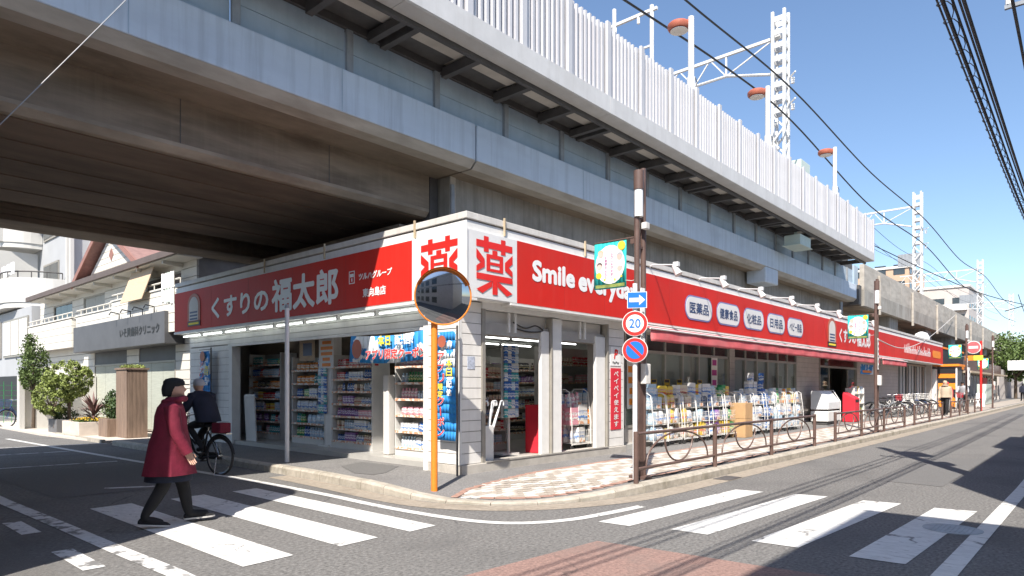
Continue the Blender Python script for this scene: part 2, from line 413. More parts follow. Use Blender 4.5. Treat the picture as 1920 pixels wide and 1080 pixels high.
def put_vert(mb, s, c, right, up, cw, ch, pitch, bold=0.0):
    n = len(s); c = Vector(c); up = Vector(up)
    for i, k in enumerate(s):
        if k == 'ー': put_text(mb, '|', c + up*((n-1)/2-i)*pitch, right, up, cw*0.14, ch, bold)
        else: put_text(mb, k, c + up*((n-1)/2-i)*pitch, right, up, cw, ch, bold)
    return mb
def disc_pts(c, a, b, r, n=24, r2=None):
    c = Vector(c); a = Vector(a); b = Vector(b); r2 = r2 or r
    return [c + a*(math.cos(2*math.pi*i/n)*r) + b*(math.sin(2*math.pi*i/n)*r2) for i in range(n)]
def rrect(c, a, b, w, h, r, n=5):
    c = Vector(c); a = Vector(a); b = Vector(b); out = []
    for sx, sy, t0 in ((1,1,0),(-1,1,90),(-1,-1,180),(1,-1,270)):
        for i in range(n+1):
            t = math.radians(t0 + 90*i/n)
            out.append(c + a*(sx*(w/2-r) + r*math.cos(t)) + b*(sy*(h/2-r) + r*math.sin(t)))
    return out
EX = Vector((1,0,0)); EY = Vector((0,1,0)); EZ = Vector((0,0,1))
# ------------------------------------------------------------ ground, pavement, markings
def crom(pts, n=8):
    out = []
    P = [pts[0]] + list(pts) + [pts[-1]]
    for i in range(1, len(P)-2):
        a, b, c, d = (Vector(q) for q in P[i-1:i+3])
        for k in range(n):
            t = k/n
            out.append(0.5*((2*b) + (c-a)*t + (2*a-5*b+4*c-d)*t*t + (3*b-a-3*c+d)*t**3))
    out.append(Vector(P[-2]))
    return out
def resample(pts, step):
    out = [Vector(pts[0])]; acc = 0
    for a, b in zip(pts, pts[1:]):
        a = Vector(a); b = Vector(b); L = (b-a).length
        if L < 1e-9: continue
        d = step - acc
        while d <= L:
            out.append(a + (b-a)*(d/L)); d += step
        acc = (acc + L) % step
    return out
def off2(pts, dist):
    out = []
    for i, p in enumerate(pts):
        d = Vector(pts[min(i+1, len(pts)-1)]) - Vector(pts[max(i-1, 0)])
        nrm = Vector((-d.y, d.x)).normalized()
        out.append(Vector((p[0], p[1])) + nrm*dist)
    return out
def hz(x, y):
    d = math.hypot(x+0.9, y+1.75)
    t = min(1, max(0, (d-0.3)/2.0)); t = t*t*(3-2*t)
    return 0.03 + 0.10*t

road = MB().sheet([(-700,-700,0),(900,-700,0),(900,900,0),(-700,900,0)]).build('road', M['asphalt'])
struct(road)

K0 = [(-1.32,11.4),(-1.32,6),(-1.32,3),(-1.36,1.5),(-1.43,0.5),(-1.48,-0.3),(-1.44,-1.0),(-1.2,-1.58),(-0.8,-2.03),(-0.2,-2.38),(0.6,-2.62),(1.6,-2.69),(4,-2.71),(10,-2.72),(30,-2.74),(140,-2.76)]
KP = crom([(a, b) for a, b in K0], 10)
inner = off2(KP, 0.15)
walk = MB(); NS = 9; rows = []
for p in resample(inner, 0.35):
    tx = (1.4, p.y) if p.y > 0.6 and p.x < 0.5 else ((p.x, 1.5) if p.x > 0.6 else (0.6, 0.6))
    row = []
    for k in range(NS):
        t = k/(NS-1); x = p.x + (tx[0]-p.x)*t; y = p.y + (tx[1]-p.y)*t
        row.append((x, y, hz(x, y)))
    rows.append(row)
b = len(walk.v)
walk.v += [q for r in rows for q in r]
for i in range(len(rows)-1):
    for k in range(NS-1):
        a0 = i*NS+k
        walk.f.append((a0, a0+1, a0+NS+1, a0+NS)); walk.m.append(0)
sidewalk = walk.build('pavement', M['walk'], smooth=True); struct(sidewalk)

# kerb stones, one by one
kp = resample(KP, 0.6)
for a, c in zip(kp, kp[1:]):
    if a.x > 46: break
    d = (c-a).normalized(); nrm = Vector((-d.y, d.x)); g = 0.006
    a2 = a + d*g; c2 = c - d*g
    mb = MB()
    def col4(p):
        h = hz(p.x, p.y) + random.uniform(0.002, 0.008)
        q = p + nrm*0.16; e = p + nrm*0.03
        return [(p.x,p.y,0.0),(p.x,p.y,h-0.03 if h > 0.07 else h*0.6),(e.x,e.y,h),(q.x,q.y,h),(q.x,q.y,0.0)]
    A = col4(a2); B = col4(c2)
    mb.add(A+B, [(0,1,2,3,4),(9,8,7,6,5)] + [(i, i+5, (i+1) % 5+5, (i+1) % 5) for i in range(5)])
    mb.build('kerb_stone', M['kerb'], sidewalk)
mb = MB(); mb.box(46.4, 140, -2.76, -2.6, 0, 0.136); mb.build('kerb_run', M['kerb'], sidewalk)

# sandy gutter strip along the kerb
gl = [p for p in KP]
o1 = off2(gl, -0.02); o2 = off2(gl, -0.36)
mb = MB()
for i in range(len(gl)-1):
    if gl[i].x < -0.9 and gl[i].y > 2.9: continue
    mb.sheet([(o1[i].x,o1[i].y,0.004),(o2[i].x,o2[i].y,0.004),(o2[i+1].x,o2[i+1].y,0.004),(o1[i+1].x,o1[i+1].y,0.004)])
struct(mb.build('gutter', M['gutter']))

# pavers
low = [p for p in off2(KP, 0.33) if p.x > -1.3 and p.y < -1.35]
low = [p for p in low if p.x < 62]
upper = [(-1.18,-1.12),(-0.67,-0.84),(0.0,-0.74),(1.5,-0.74),(62,-0.74)]
poly = [Vector(p) for p in upper] + [Vector((p.x, p.y)) for p in reversed(low)]
def inside(x, y, P):
    r = False; j = len(P)-1
    for i in range(len(P)):
        if (P[i].y > y) != (P[j].y > y) and x < (P[j].x-P[i].x)*(y-P[i].y)/(P[j].y-P[i].y)+P[i].x: r = not r
        j = i
    return r
bed = MB()
bx = [(p.x, p.y) for p in poly]
for i in range(0, 1):
    pass
pm = []
for nm in ('paver_w', 'paver_b', 'paver_r'):
    q = MB(); w, d = 0.096, 0.047
    q.add([(-w,-d,0),(w,-d,0),(w,d,0),(-w,d,0),(-w+.004,-d+.004,.008),(w-.004,-d+.004,.008),(w-.004,d-.004,.008),(-w+.004,d-.004,.008)],
          [(4,5,6,7),(0,1,5,4),(1,2,6,5),(2,3,7,6),(3,0,4,7)])
    me = q.mesh('paver'); me.materials.append(M[nm]); pm.append(me)
cells = []
zig = (0, 1, 2, 3, 2, 1)
for j in range(-27, -6):
    for i in range(-8, 150):
        x = (i + (0.5 if j % 2 else 0))*0.2; y = j*0.1
        if not inside(x, y, poly): continue
        if not (inside(x-0.06, y, poly) and inside(x+0.06, y, poly)): continue
        wht = ((j + zig[i % 6]) // 2) % 2 == 0
        cells.append((x, y, 0 if wht else 1, 0.0))
ups = resample([Vector(p) for p in upper], 0.2)
lows = resample(low, 0.2)
for L_ in (ups, lows):
    for a, c in zip(L_, L_[1:]):
        if a.x > 30: break
        m_ = (a+c)/2; cells.append((m_.x, m_.y, 2, math.atan2(c.y-a.y, c.x-a.x)))
cells.sort(key=lambda q: (q[0]+7.16)**2 + (q[1]+7.45)**2)
rest = MB()
for k, (x, y, t, rz) in enumerate(cells):
    z = hz(x, y) + 0.002 + (0.004 if t == 2 else 0) + random.uniform(0, 0.002)
    if k < 300:
        o = bpy.data.objects.new('paver', pm[t]); col.objects.link(o); o.parent = sidewalk
        o.location = (x, y, z); o.rotation_euler = (0, 0, rz)
    else:
        rest.c = t; cs, sn = math.cos(rz), math.sin(rz); w, d = 0.096, 0.047
        P = [(-w,-d),(w,-d),(w,d),(-w,d)]
        P = [(x+px*cs-py*sn, y+px*sn+py*cs) for px, py in P]
        rest.add([(px,py,z) for px,py in P] + [(px+(x-px)*.05,py+(y-py)*.05,z+.008) for px,py in P], [(4,5,6,7),(0,1,5,4),(1,2,6,5),(2,3,7,6),(3,0,4,7)])
ro = rest.build('pavers', [M['paver_w'], M['paver_b'], M['paver_r']], sidewalk, recalc=False); ro['kind'] = 'stuff'
mb = MB(); mb.sheet([(29.9,-2.45,.138),(110,-2.45,.138),(110,-0.74,.138),(29.9,-0.74,.138)])
mb.build('paver_strip', M['paver_b'], sidewalk)
# dark bedding seen in the joints
mb = MB()
for a, c in zip(lows, lows[1:]):
    n_ = 8
    for k in range(n_):
        def pt(p, t):
            ty = min(-0.74, p.y + 2.0) if p.x > -0.3 else -0.9
            x = p.x; y = p.y + (ty-p.y)*t
            return (x, y, hz(x, y)+0.0015)
        mb.sheet([pt(a,k/n_), pt(c,k/n_), pt(c,(k+1)/n_), pt(a,(k+1)/n_)])
mb.build('paver_bedding', M['joint'], sidewalk)

# tarmac patch on the pavement
def drape(mb, pts, dz):
    mb.sheet([(x, y, hz(x, y)+dz) for x, y in pts])
mb = MB(); drape(mb, [(0.0,2.55),(0.05,1.55),(-0.65,1.02),(-0.92,0.98),(-1.0,1.35),(-0.62,2.3)], 0.005)
mb.build('tarmac_patch', M['patch'], sidewalk)

# road markings
def marking(name, pts, m='paint', z=0.005):
    return struct(MB().sheet([(x, y, z) for x, y in pts]).build(name, M[m]))
def line(name, pts, w, m='paint', z=0.0055):
    pts = [Vector(p) for p in pts]
    a = off2(pts, w/2); b_ = off2(pts, -w/2); mb = MB()
    for i in range(len(pts)-1):
        mb.sheet([(b_[i].x,b_[i].y,z),(b_[i+1].x,b_[i+1].y,z),(a[i+1].x,a[i+1].y,z),(a[i].x,a[i].y,z)])
    return struct(mb.build(name, M[m]))
for x0, x1 in ((-4.54,-4.06),(-3.6,-3.14),(-2.76,-2.38)):
    marking('crossing_stripe', [(x0,-2.13),(x1,-2.1),(x1,1.84),(x0,1.8)])
for y0, y1 in ((-3.30,-3.68),(-4.09,-4.49),(-4.93,-5.36),(-5.8,-6.23)):
    sh = -0.2 if y0 > -5 else -0.13
    x0 = -1.05 if y0 > -4 else (-0.88 if y0 > -4.5 else -0.83)
    marking('crossing_stripe', [(x0,y0),(x0+0.03,y1),(x0+3.3,y1+sh),(x0+3.24,y0+sh)])
line('edge_line', crom([(-2.6,16),(-2.42,11),(-2.2,6),(-2.06,2.99),(-2.02,0.7),(-2.07,-0.8),(-1.98,-2.06),(-1.72,-2.66),(-1.22,-2.98),(-0.6,-3.1),(0.1,-3.17)], 6), 0.13)
line('edge_line', [(-5.2,14),(-5.12,3.2),(-5.06,0.9),(-5.03,-0.7),(-4.99,-1.9)], 0.16, 'paint_old')
line('edge_line', [(-4.99,-1.9),(-5.0,-2.4),(-5.3,-3.0),(-6.0,-3.5)], 0.16)
line('edge_line', [(-1.1,-6.53),(5,-6.62),(60,-6.8)], 0.16)
for y0, y1 in ((1.53,0.69),(-0.36,-1.27),(3.4,2.6),(5.3,4.5)):
    marking('dash_mark', [(-5.46,y1),(-5.29,y1),(-5.29,y0),(-5.46,y0)], 'paint_old')
marking('short_mark', [(-3.9,3.45),(-3.3,3.1),(-3.25,3.2),(-3.85,3.55)], 'paint_old')
line('stop_mark', [(-4.6,7.6),(-2.5,7.3)], 0.12, 'paint_old')
line('stop_mark', [(-4.9,10.6),(-2.5,10.4)], 0.12, 'paint_old')
line('stop_mark', [(-3.9,12.6),(-1.2,12.2)], 0.12, 'paint_old')
marking('red_surface', [(-4.1,-3.62),(-3.5,-3.69),(-1.82,-3.81),(-1.73,-4.45),(-1.66,-5.3),(-1.5,-6.5),(-4.3,-6.5)], 'red_road', 0.0042)
struct(MB().sheet([(x,y,0.0042) for x, y in ((-6.3,-2.6),(-5.62,-2.4),(-5.6,1.6),(-6.3,1.9))]).build('road_patch', M['asphalt_old']))
struct(MB().sheet([(x,y,0.0042) for x, y in ((4.6,-4.9),(9.4,-5.0),(9.5,-5.75),(4.5,-5.7))]).build('road_patch', M['patch']))
struct(MB().sheet([(x,y,0.0042) for x, y in ((-4.6,3.0),(-2.5,2.9),(-2.45,6.4),(-4.7,6.6))]).build('road_patch', M['patch']))
# manhole cover
mh = MB(); mh.cyl((1.1,-6.3,0.0),(1.1,-6.3,0.009),0.27,n=28)
for k in range(-4,5):
    mh.box(0.92,1.28,-6.3+k*0.042-0.008,-6.3+k*0.042+0.008,0.009,0.012)
tag(mh.build('manhole_cover', M['steel_gray']), 'round iron manhole cover beside the last crossing stripe', 'manhole')
dr = MB(); dr.box(3.0,3.5,-3.05,-2.78,0.0045,0.012)
tag(dr.build('drain_grate', M['dark_steel']), 'dark drain cover in the gutter by the railing', 'drain')
# cable lying along the railing foot
tag(MB().tube([(1.0+0.45*i, -2.42+0.03*math.sin(i*1.7), 0.145) for i in range(58)], 0.012, 5).build('ground_cable', M['wire']), 'thin black cable lying along the foot of the railing', 'cable')
# ------------------------------------------------------------ railway viaduct
V = thing('railway_viaduct', (2.2, 6, 0), 'long concrete railway viaduct with pale painted parapet passing over the road and shop', 'viaduct')
def yz(mb, prof, x0, x1):
    return mb.ext([(x0, y, z) for y, z in prof], (x1-x0, 0, 0))
for x0, x1 in ((-42, 2.215), (2.265, 30.0)):
    mb = MB(); mb.box(x0, x1, 1.85, 2.10, 6.02, 6.74); mb.build('parapet', M['parapet_paint'], V, bevel=0.02)
    mb = MB(); yz(mb, [(1.86,6.018),(2.0,5.88),(2.3,5.88),(2.3,6.018)], x0, x1); mb.build('parapet_edge', M['concrete_lt'], V)
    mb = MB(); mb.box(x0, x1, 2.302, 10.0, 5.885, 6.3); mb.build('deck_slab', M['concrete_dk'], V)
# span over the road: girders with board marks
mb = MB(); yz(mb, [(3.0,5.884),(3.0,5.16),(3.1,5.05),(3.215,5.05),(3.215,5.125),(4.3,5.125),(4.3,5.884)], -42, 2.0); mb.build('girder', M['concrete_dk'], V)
mb = MB(); yz(mb, [(2.992,5.20),(2.992,5.14),(3.09,5.044),(3.2,5.044),(3.2,5.046)], -42, 1.99); mb.build('girder_edge', M['edge_pale'], V)
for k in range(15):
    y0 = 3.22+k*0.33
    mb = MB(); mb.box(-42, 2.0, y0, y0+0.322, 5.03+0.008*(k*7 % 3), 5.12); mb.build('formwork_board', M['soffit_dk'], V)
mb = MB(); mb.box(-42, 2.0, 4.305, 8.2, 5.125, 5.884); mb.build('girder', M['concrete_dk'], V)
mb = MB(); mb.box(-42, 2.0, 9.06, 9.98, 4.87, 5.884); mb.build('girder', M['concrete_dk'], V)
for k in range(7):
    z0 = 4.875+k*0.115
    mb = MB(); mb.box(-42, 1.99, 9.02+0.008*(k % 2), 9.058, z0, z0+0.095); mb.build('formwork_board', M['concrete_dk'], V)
for x in [-13.4+2.6*i for i in range(6)]:
    mb = MB(); mb.box(x, x+0.012, 2.994, 3.001, 5.2, 5.88); mb.build('formwork_joint', M['dark_steel'], V)
# pier and bearing zone beside the shop
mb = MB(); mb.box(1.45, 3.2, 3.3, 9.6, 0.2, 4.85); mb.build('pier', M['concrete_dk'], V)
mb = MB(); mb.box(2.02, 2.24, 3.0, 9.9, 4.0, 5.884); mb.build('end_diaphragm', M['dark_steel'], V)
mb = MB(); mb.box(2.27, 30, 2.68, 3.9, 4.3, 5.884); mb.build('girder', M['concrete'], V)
mb = MB(); mb.box(2.27, 2.42, 2.64, 2.679, 4.3, 5.884); mb.build('girder_end', M['concrete_lt'], V)
mb = MB(); mb.box(17.6, 18.9, 1.853, 2.6, 5.42, 6.015); mb.build('parapet_lug', M['parapet_paint'], V, bevel=0.05)
for x in (17.2, 28.2):
    mb = MB(); mb.box(x, x+1.6, 2.55, 9.6, 0.2, 5.0); mb.build('pier', M['concrete'], V)
mb = MB(); mb.tube([(2.3,2.62,5.7),(2.3,2.6,5.0),(2.35,2.6,4.2)], 0.05, 8); mb.build('drain_pipe', M['steel_gray'], V)
mb = MB(); mb.tube([(28.9,2.3,5.8),(28.9,2.3,5.2),(28.9,2.6,4.9)], 0.08, 8); mb.build('drain_pipe', M['steel_gray'], V)
for x in (-7.6,-4.1,-0.9,5.9,10.4,15.2,21.5,26.0):
    mb = MB(); mb.box(x, x+0.014, 1.846, 1.849, 6.03, 6.72); mb.build('pour_joint', M['panel_gray'], V)
mb = MB(); mb.box(-42, 29.6, 1.962, 2.12, 7.464, 7.85); mb.build('closing_strip', M['dark_steel'], V)
# gray panels above the parapet
xs = [-0.7+1.95*i for i in range(-5, 17)]
for i, x in enumerate(xs[:-1]):
    if x > 29.4: break
    for z0, z1 in ((6.742, 7.09), (7.098, 7.46)):
        mb = MB(); mb.box(x+0.075, min(x+1.875, 29.6), 1.96, 2.02, z0, z1); mb.build('screen_panel', M['panel_gray'], V)
    mb = MB(); mb.box(x-0.06, x+0.06, 1.9, 1.958, 6.742, 7.46); mb.box(x-0.02, x+0.02, 1.958, 2.05, 6.742, 7.46); mb.build('panel_post', M['steel_gray'], V)
mb = MB(); mb.box(29.62, 30.3, 1.87, 2.2, 6.745, 7.7); mb.build('end_panel', M['panel_gray'], V)
mb = MB(); mb.box(30.02, 30.5, 1.75, 2.2, 5.75, 6.73); mb.build('end_block', M['dark_steel'], V)
# bare concrete stretch further on
x = 30.55
for i in range(34):
    w = 2.9
    mb = MB(); mb.box(x, x+w-0.03, 1.62, 1.86, 5.7, 6.52); mb.build('parapet_panel', M['concrete'], V)
    mb = MB(); mb.box(x, x+w-0.03, 1.635, 1.86, 6.53, 7.86); mb.build('parapet_panel', M['concrete_lt'], V)
    if i % 3 == 1:
        mb = MB(); mb.box(x-0.09, x+0.06, 1.5, 1.615, 5.45, 7.6); mb.build('parapet_rib', M['concrete_lt'], V)
    x += w
mb = MB(); mb.box(30.55, x, 1.875, 10.0, 5.72, 6.3); mb.build('deck_slab', M['concrete_dk'], V)
mb = MB(); mb.box(30.55, x, 3.2, 4.6, 4.5, 5.718); mb.build('girder', M['concrete'], V)
for k in range(8):
    mb = MB(); mb.box(38+k*11, 39.4+k*11, 2.4, 9, 0.1, 5.0); mb.build('pier', M['concrete'], V)
    mb = MB(); mb.box(37.6+k*11, 39.8+k*11, 1.95, 9.4, 5.0, 5.715); mb.build('pier_cap', M['concrete'], V)

# ------------------------------------------------------------ walkway hung outside the viaduct
Wk = thing('platform_walkway', (7, 1.2, 7.4), 'pale platform walkway slab cantilevered on dark steel brackets beside the viaduct', 'walkway')
fx = [-12.0+5.67*i for i in range(8)]
for a, c in zip(fx, fx[1:]):
    mb = MB(); yz(mb, [(0.5,7.82),(0.5,7.46),(0.53,7.44),(0.86,7.44),(0.86,7.50),(0.7,7.62),(0.7,7.82)], a+0.004, c-0.004); mb.build('fascia', M['fascia'], Wk)
mb = MB(); mb.box(-12, 27.69, 0.71, 1.955, 7.66, 7.8); mb.build('slab', M['soffit'], Wk)
mb = MB(); mb.box(-12, 27.69, 0.865, 0.945, 7.36, 7.6); mb.build('edge_beam', M['dark_steel'], Wk)
mb = MB(); mb.box(-12, 27.69, 1.9, 1.955, 7.47, 7.65); mb.build('wall_beam', M['dark_steel'], Wk)
bxs = [-0.04+1.44*i for i in range(-6, 20)]
for i, x in enumerate(bxs):
    mb = MB(); mb.box(x-0.06, x+0.06, 0.947, 1.898, 7.38, 7.56); mb.build('bracket', M['dark_steel'], Wk)
    if i % 4 == 2:
        mb = MB(); mb.box(x-0.32, x-0.2, 0.947, 1.898, 7.40, 7.55); mb.build('bracket', M['dark_steel'], Wk)
    if i < len(bxs)-1:
        mb = MB(); mb.box(x+0.07, x+1.37, 0.95, 1.5, 7.58, 7.655); mb.build('soffit_board', M['soffit'], Wk)
        mb = MB(); mb.box(x+0.07, x+1.37, 1.51, 1.895, 7.60, 7.655); mb.build('soffit_board', M['dark_steel'], Wk)
eq = MB(); eq.box(18.5, 19.7, 0.9, 1.5, 6.86, 7.24); eq.box(18.7, 18.78, 1.1, 1.2, 7.24, 7.38); eq.box(19.4, 19.48, 1.1, 1.2, 7.24, 7.38); eq.box(18.4,19.8,0.86,1.54,6.82,6.858)
tag(eq.build('equipment_box', M['pale_green'], bevel=0.02), 'pale green equipment box hanging under the platform walkway', 'equipment box')

# ------------------------------------------------------------ white corrugated fence on the walkway
Fn = thing('platform_fence', (12, 0.6, 7.83), 'tall white corrugated metal fence along the platform walkway', 'fence')
px_ = [0.77+1.42*i for i in range(-4, 20)]
rib = MB(); rib.ext([(-0.045,0.07,0),(-0.03,0,0),(0.03,0,0),(0.045,0.07,0)], (0,0,1.56)); ribm = rib.mesh('rib'); ribm.materials.append(M['fence'])
for i, x in enumerate(px_):
    mb = MB(); mb.box(x-0.075, x+0.075, 0.53, 0.60, 7.825, 9.47); mb.box(x-0.09, x+0.09, 0.62, 0.72, 7.825, 9.44); mb.build('fence_post', M['fence'], Fn, bevel=0.01)
    if i < len(px_)-1:
        p = MB(); p.box(x+0.092, x+1.328, 0.66, 0.675, 7.84, 9.40); po = p.build('fence_panel', M['fence2'], Fn)
        for k in range(8):
            o = bpy.data.objects.new('rib', ribm); col.objects.link(o); o.parent = po
            o.location = Vector((x+0.17+k*0.154+random.uniform(-0.006,0.006), 0.588+random.uniform(-0.004,0.004), 7.84)) - Vector(OFF[po.name]); o.rotation_euler = (0, 0, random.uniform(-0.12,0.12))
mb = MB(); mb.box(px_[0], px_[-1], 0.68, 0.71, 9.3, 9.36); mb.build('fence_rail', M['steel_gray'], Fn)

# platform lamps
def plamp(x):
    t = thing('platform_lamp', (x, 0.82, 7.83), 'white lamp post with an orange disc head rising behind the white fence', 'lamp', 'platform lamps behind the white fence')
    local(t)
    MB().cyl((0,0,0),(0,0,2.05),0.115,0.115,14).build('post_sleeve', M['mast'], t, smooth=True)
    MB().cyl((0,0,2.05),(0,0,3.7),0.085,0.08,14).build('post', M['mast'], t, smooth=True)
    h = MB(); h.lathe((0,0.36,3.45), [(0.05,0),(0.27,0.02),(0.31,0.08),(0.31,0.16),(0.26,0.21),(0.05,0.235)], 22); h.build('lamp_head', M['orange_lamp'], t, smooth=True)
    MB().cyl((0,0.36,3.44),(0,0.36,3.45),0.24,n=20).build('diffuser', M['lampglass'], t)
    MB().obox((0,0.06,3.58),(0.06,0,0),(0,0.1,0),(0,0,0.07)).build('head_bracket', M['orange_lamp'], t, bevel=0.01)
    MB().tube([(0.02,-0.1,2.05),(0.02,-0.16,1.9),(0.02,-0.14,1.7)],0.012,5).build('cable', M['wire'], t)
    return t
L0 = plamp(9.47)
L0['label'] = 'white lamp post with orange disc head nearest the slim twin-post track frame'
copy_tree(L0, (15.02, 0.82, 7.83), label='white lamp post with orange disc head right beside the tall lattice mast')
copy_tree(L0, (22.53, 0.82, 7.83), label='white lamp post with orange disc head near the far end of the fence')

# lattice masts with their gantry beams
def mast(x, y, z0, z1, gy, label):
    t = thing('catenary_mast', (x, y, z0), label, 'mast', 'catenary masts along the viaduct')
    s = 0.24; H = z1-z0
    for sx in (-1, 1):
        for sy in (-1, 1):
            MB().box(x+sx*s-0.055, x+sx*s+0.055, y+sy*s-0.055, y+sy*s+0.055, z0, z1).build('leg', M['mast'], t)
    n = int(H/0.55)
    lac = MB(); bat = MB()
    for k in range(n):
        za = z0+k*H/n; zb = za+H/n
        d = 1 if k % 2 else -1
        top = k > n*0.52
        for sy in (-1, 1):
            if top:
                bat.box(x-s+0.04, x+s-0.04, y+sy*s-0.02, y+sy*s+0.02, za+0.1, za+0.32)
            else:
                lac.beam((x-d*s, y+sy*s, za), (x+d*s, y+sy*s, zb), 0.07, 0.07)
        for sx in (-1, 1):
            if top: bat.box(x+sx*s-0.02, x+sx*s+0.02, y-s+0.056, y+s-0.056, za+0.1, za+0.32)
            else: lac.beam((x+sx*s, y-d*s, za), (x+sx*s, y+d*s, zb), 0.07, 0.07)
    lac.build('lacing', M['mast'], t); bat.build('batten_plate', M['mast'], t)
    if gy:
        zt = z1-1.0; zb = z1-1.95
        MB().beam((x, y, zt), (x, y+gy, zt-0.05), 0.12, 0.12).build('gantry_top_chord', M['mast'], t)
        MB().tube([(x,y+0.2,z1-2.55),(x,y+gy*0.28,zb),(x,y+gy,zb)], 0.06, 6).build('gantry_bottom_chord', M['mast'], t)
        g = MB(); m = 8
        for k in range(m):
            a = y+gy*(0.28+0.72*k/m); c = y+gy*(0.28+0.72*(k+1)/m)
            if k % 2 == 0: g.beam((x,a,zb),(x,c,zt),0.05,0.05)
            else: g.beam((x,a,zt),(x,c,zb),0.05,0.05)
        g.beam((x,y+gy*0.28,zb),(x,y+gy*0.28,zt),0.07,0.07); g.beam((x,y+gy*0.28,zb),(x,y+0.2,zt),0.05,0.05)
        g.build('gantry_bracing', M['mast'], t)
    ins = MB()
    for zz in (z1-3.9, z1-2.8):
        ins.beam((x-0.3,y-0.7,zz),(x+0.3,y-0.2,zz),0.05,0.05)
        for q in range(3): ins.cyl((x,y-0.5,zz-0.1-q*0.09),(x,y-0.5,zz-0.15-q*0.09),0.08,n=10)
    ins.build('insulator', M['lampglass'], t)
    return t
mast(21.24, 2.6, 7.4, 17.3, 8.5, 'white lattice mast with truss gantry rising behind the corrugated fence')
mast(49.6, 2.6, 7.4, 15.95, 8.0, 'white lattice mast standing on the bare concrete viaduct past the fence end')
mast(84.2, 2.6, 7.4, 15.9, 8.0, 'white lattice mast on the bare concrete viaduct, second beyond the fence')
mast(120, 2.6, 7.4, 15.8, 8.0, 'farthest white lattice mast on the bare concrete viaduct')
def frame(x, y, z1, ga, label):
    t = thing('track_frame', (x, y, 6.4), label, 'frame', None)
    MB().cyl((x,y,6.4),(x,y,z1),0.07,n=10).build('post', M['mast'], t, smooth=True)
    MB().cyl((x,y+ga,6.4),(x,y+ga,z1+0.4),0.07,n=10).build('post', M['mast'], t, smooth=True)
    MB().beam((x,y-0.2,z1-0.15),(x,y+ga+0.8,z1-0.15),0.09,0.09).build('beam', M['mast'], t)
    MB().beam((x,y,z1-1.3),(x,y+ga,z1-1.3),0.06,0.06).build('beam', M['mast'], t)
    i_ = MB()
    for k in range(3): i_.cyl((x,y+0.5+k*0.9,z1-0.2),(x,y+0.5+k*0.9,z1-0.42),0.05,n=8)
    i_.build('insulator', M['lampglass'], t)
frame(12.0, 3.46, 13.95, 1.44, 'slim white twin-post track frame behind the near end of the fence')
frame(38.0, 8.5, 13.2, 3.0, 'slim white track frame on the far track beyond the fence end')
eb = MB(); eb.box(22.9,24.1,2.3,2.9,10.5,11.5); eb.cyl((23.5,2.6,7.4),(23.5,2.6,10.5),0.06,n=8)
tag(eb.build('signal_box', M['pale_green'], bevel=0.02), 'pale green relay box on a post behind the white fence', 'equipment box')
for x in (60.0, 95.0):
    mt_ = MB(); mt_.box(x,x+0.1,4.2,6.0,12.2,13.3); tag(mt_.build('signal_board', M['steel_gray']), 'grey blank board over the tracks between the two masts past the fence' if x < 70 else 'grey blank board over the tracks beyond the second mast past the fence', 'board', 'grey boards over the tracks')

# wires
def wire(name, pts, r, label, m='wire', n=5, cat='cable', group=None, smooth=8):
    P = crom([tuple(p) for p in pts], smooth) if len(pts) > 2 else pts
    return tag(MB().tube(P, r, n).build(name, M[m], smooth=True), label, cat, group)
wire('feeder_cable', [(-14,2.1,10.2),(-2,2.1,11.0),(8,2.1,11.9),(14.8,2.1,12.45),(21.2,2.1,12.55),(34,2.1,11.6),(49.6,2.1,11.9),(66,2.1,11.0),(84,2.1,11.6),(102,2.1,10.9),(120,2.1,11.5)], 0.034, 'thick black feeder cable, lower of the two strung along the masts')
wire('feeder_cable', [(-14,2.1,13.2),(0,2.1,13.0),(11.6,2.1,13.45),(21.2,2.1,13.9),(34,2.1,13.5),(49.6,2.1,13.8),(66,2.1,13.2),(84,2.1,13.9),(102,2.1,13.2),(120,2.1,13.8)], 0.034, 'thick black feeder cable, upper of the two strung along the masts')
for y, z in ((4.6,13.1),(4.6,12.0),(6.4,13.3),(8.6,12.4)):
    wire('contact_wire', [(25+14*i, y, z-(0.0 if i % 2 else 0.45)) for i in range(8)], 0.016, 'thin overhead contact wire above the viaduct tracks', group='overhead contact wires')
wire('guy_wire', [(-6.25,0.25,3.15),(-4.9,0.26,5.2),(-3.42,0.49,7.5)], 0.005, 'thin pale guy wire slanting in front of the viaduct parapet', 'steel_gray')
# ------------------------------------------------------------ the corner drugstore
S = thing('corner_drugstore', (0, 0, 0.13), 'white clapboard corner drugstore with red sign bands under the railway viaduct', 'shop')
def part(name, m, *boxes, parent=S, bevel=0):
    mb = MB()
    for b_ in boxes: mb.box(*b_)
    return mb.build(name, M[m] if isinstance(m, str) else m, parent, bevel=bevel)
XE = 41.0; YE = 10.4
M['panel_seam_red'] = mat('panel_seam_red', (0.42,0.02,0.016), 0.6)
part('plinth', 'plinth', (0.0,4.78,-0.05,0.3,0.0,0.27), (0.0,0.55,0.301,0.78,0.0,0.27), bevel=0.01)
part('door_sill', 'alu', (0.55,4.1,-0.06,-0.02,0.272,0.295))
part('floor', 'floor_in', (0.56,XE,0.32,10.2,0.05,0.22), (0.25,0.555,0.79,10.2,0.05,0.22))
part('roof_block', 'wall_in', (0.12,XE,0.0,YE,2.90,3.9))
part('ceiling', 'ceil_in', (0.5,9.4,0.35,10.1,2.80,2.88))
part('inner_wall', 'wall_in', (9.4,9.5,0.8,10.2,0.2,2.89))
part('inner_wall', 'wall_in', (0.3,9.4,10.12,10.2,0.22,2.79))
for b_ in ((30.0,30.1,1.0,6,0.2,2.89), (16.6,16.7,1.0,6,0.2,2.89), (16.7,30,6,6.1,0.2,2.89)): part('inner_wall', 'wall_in', b_)
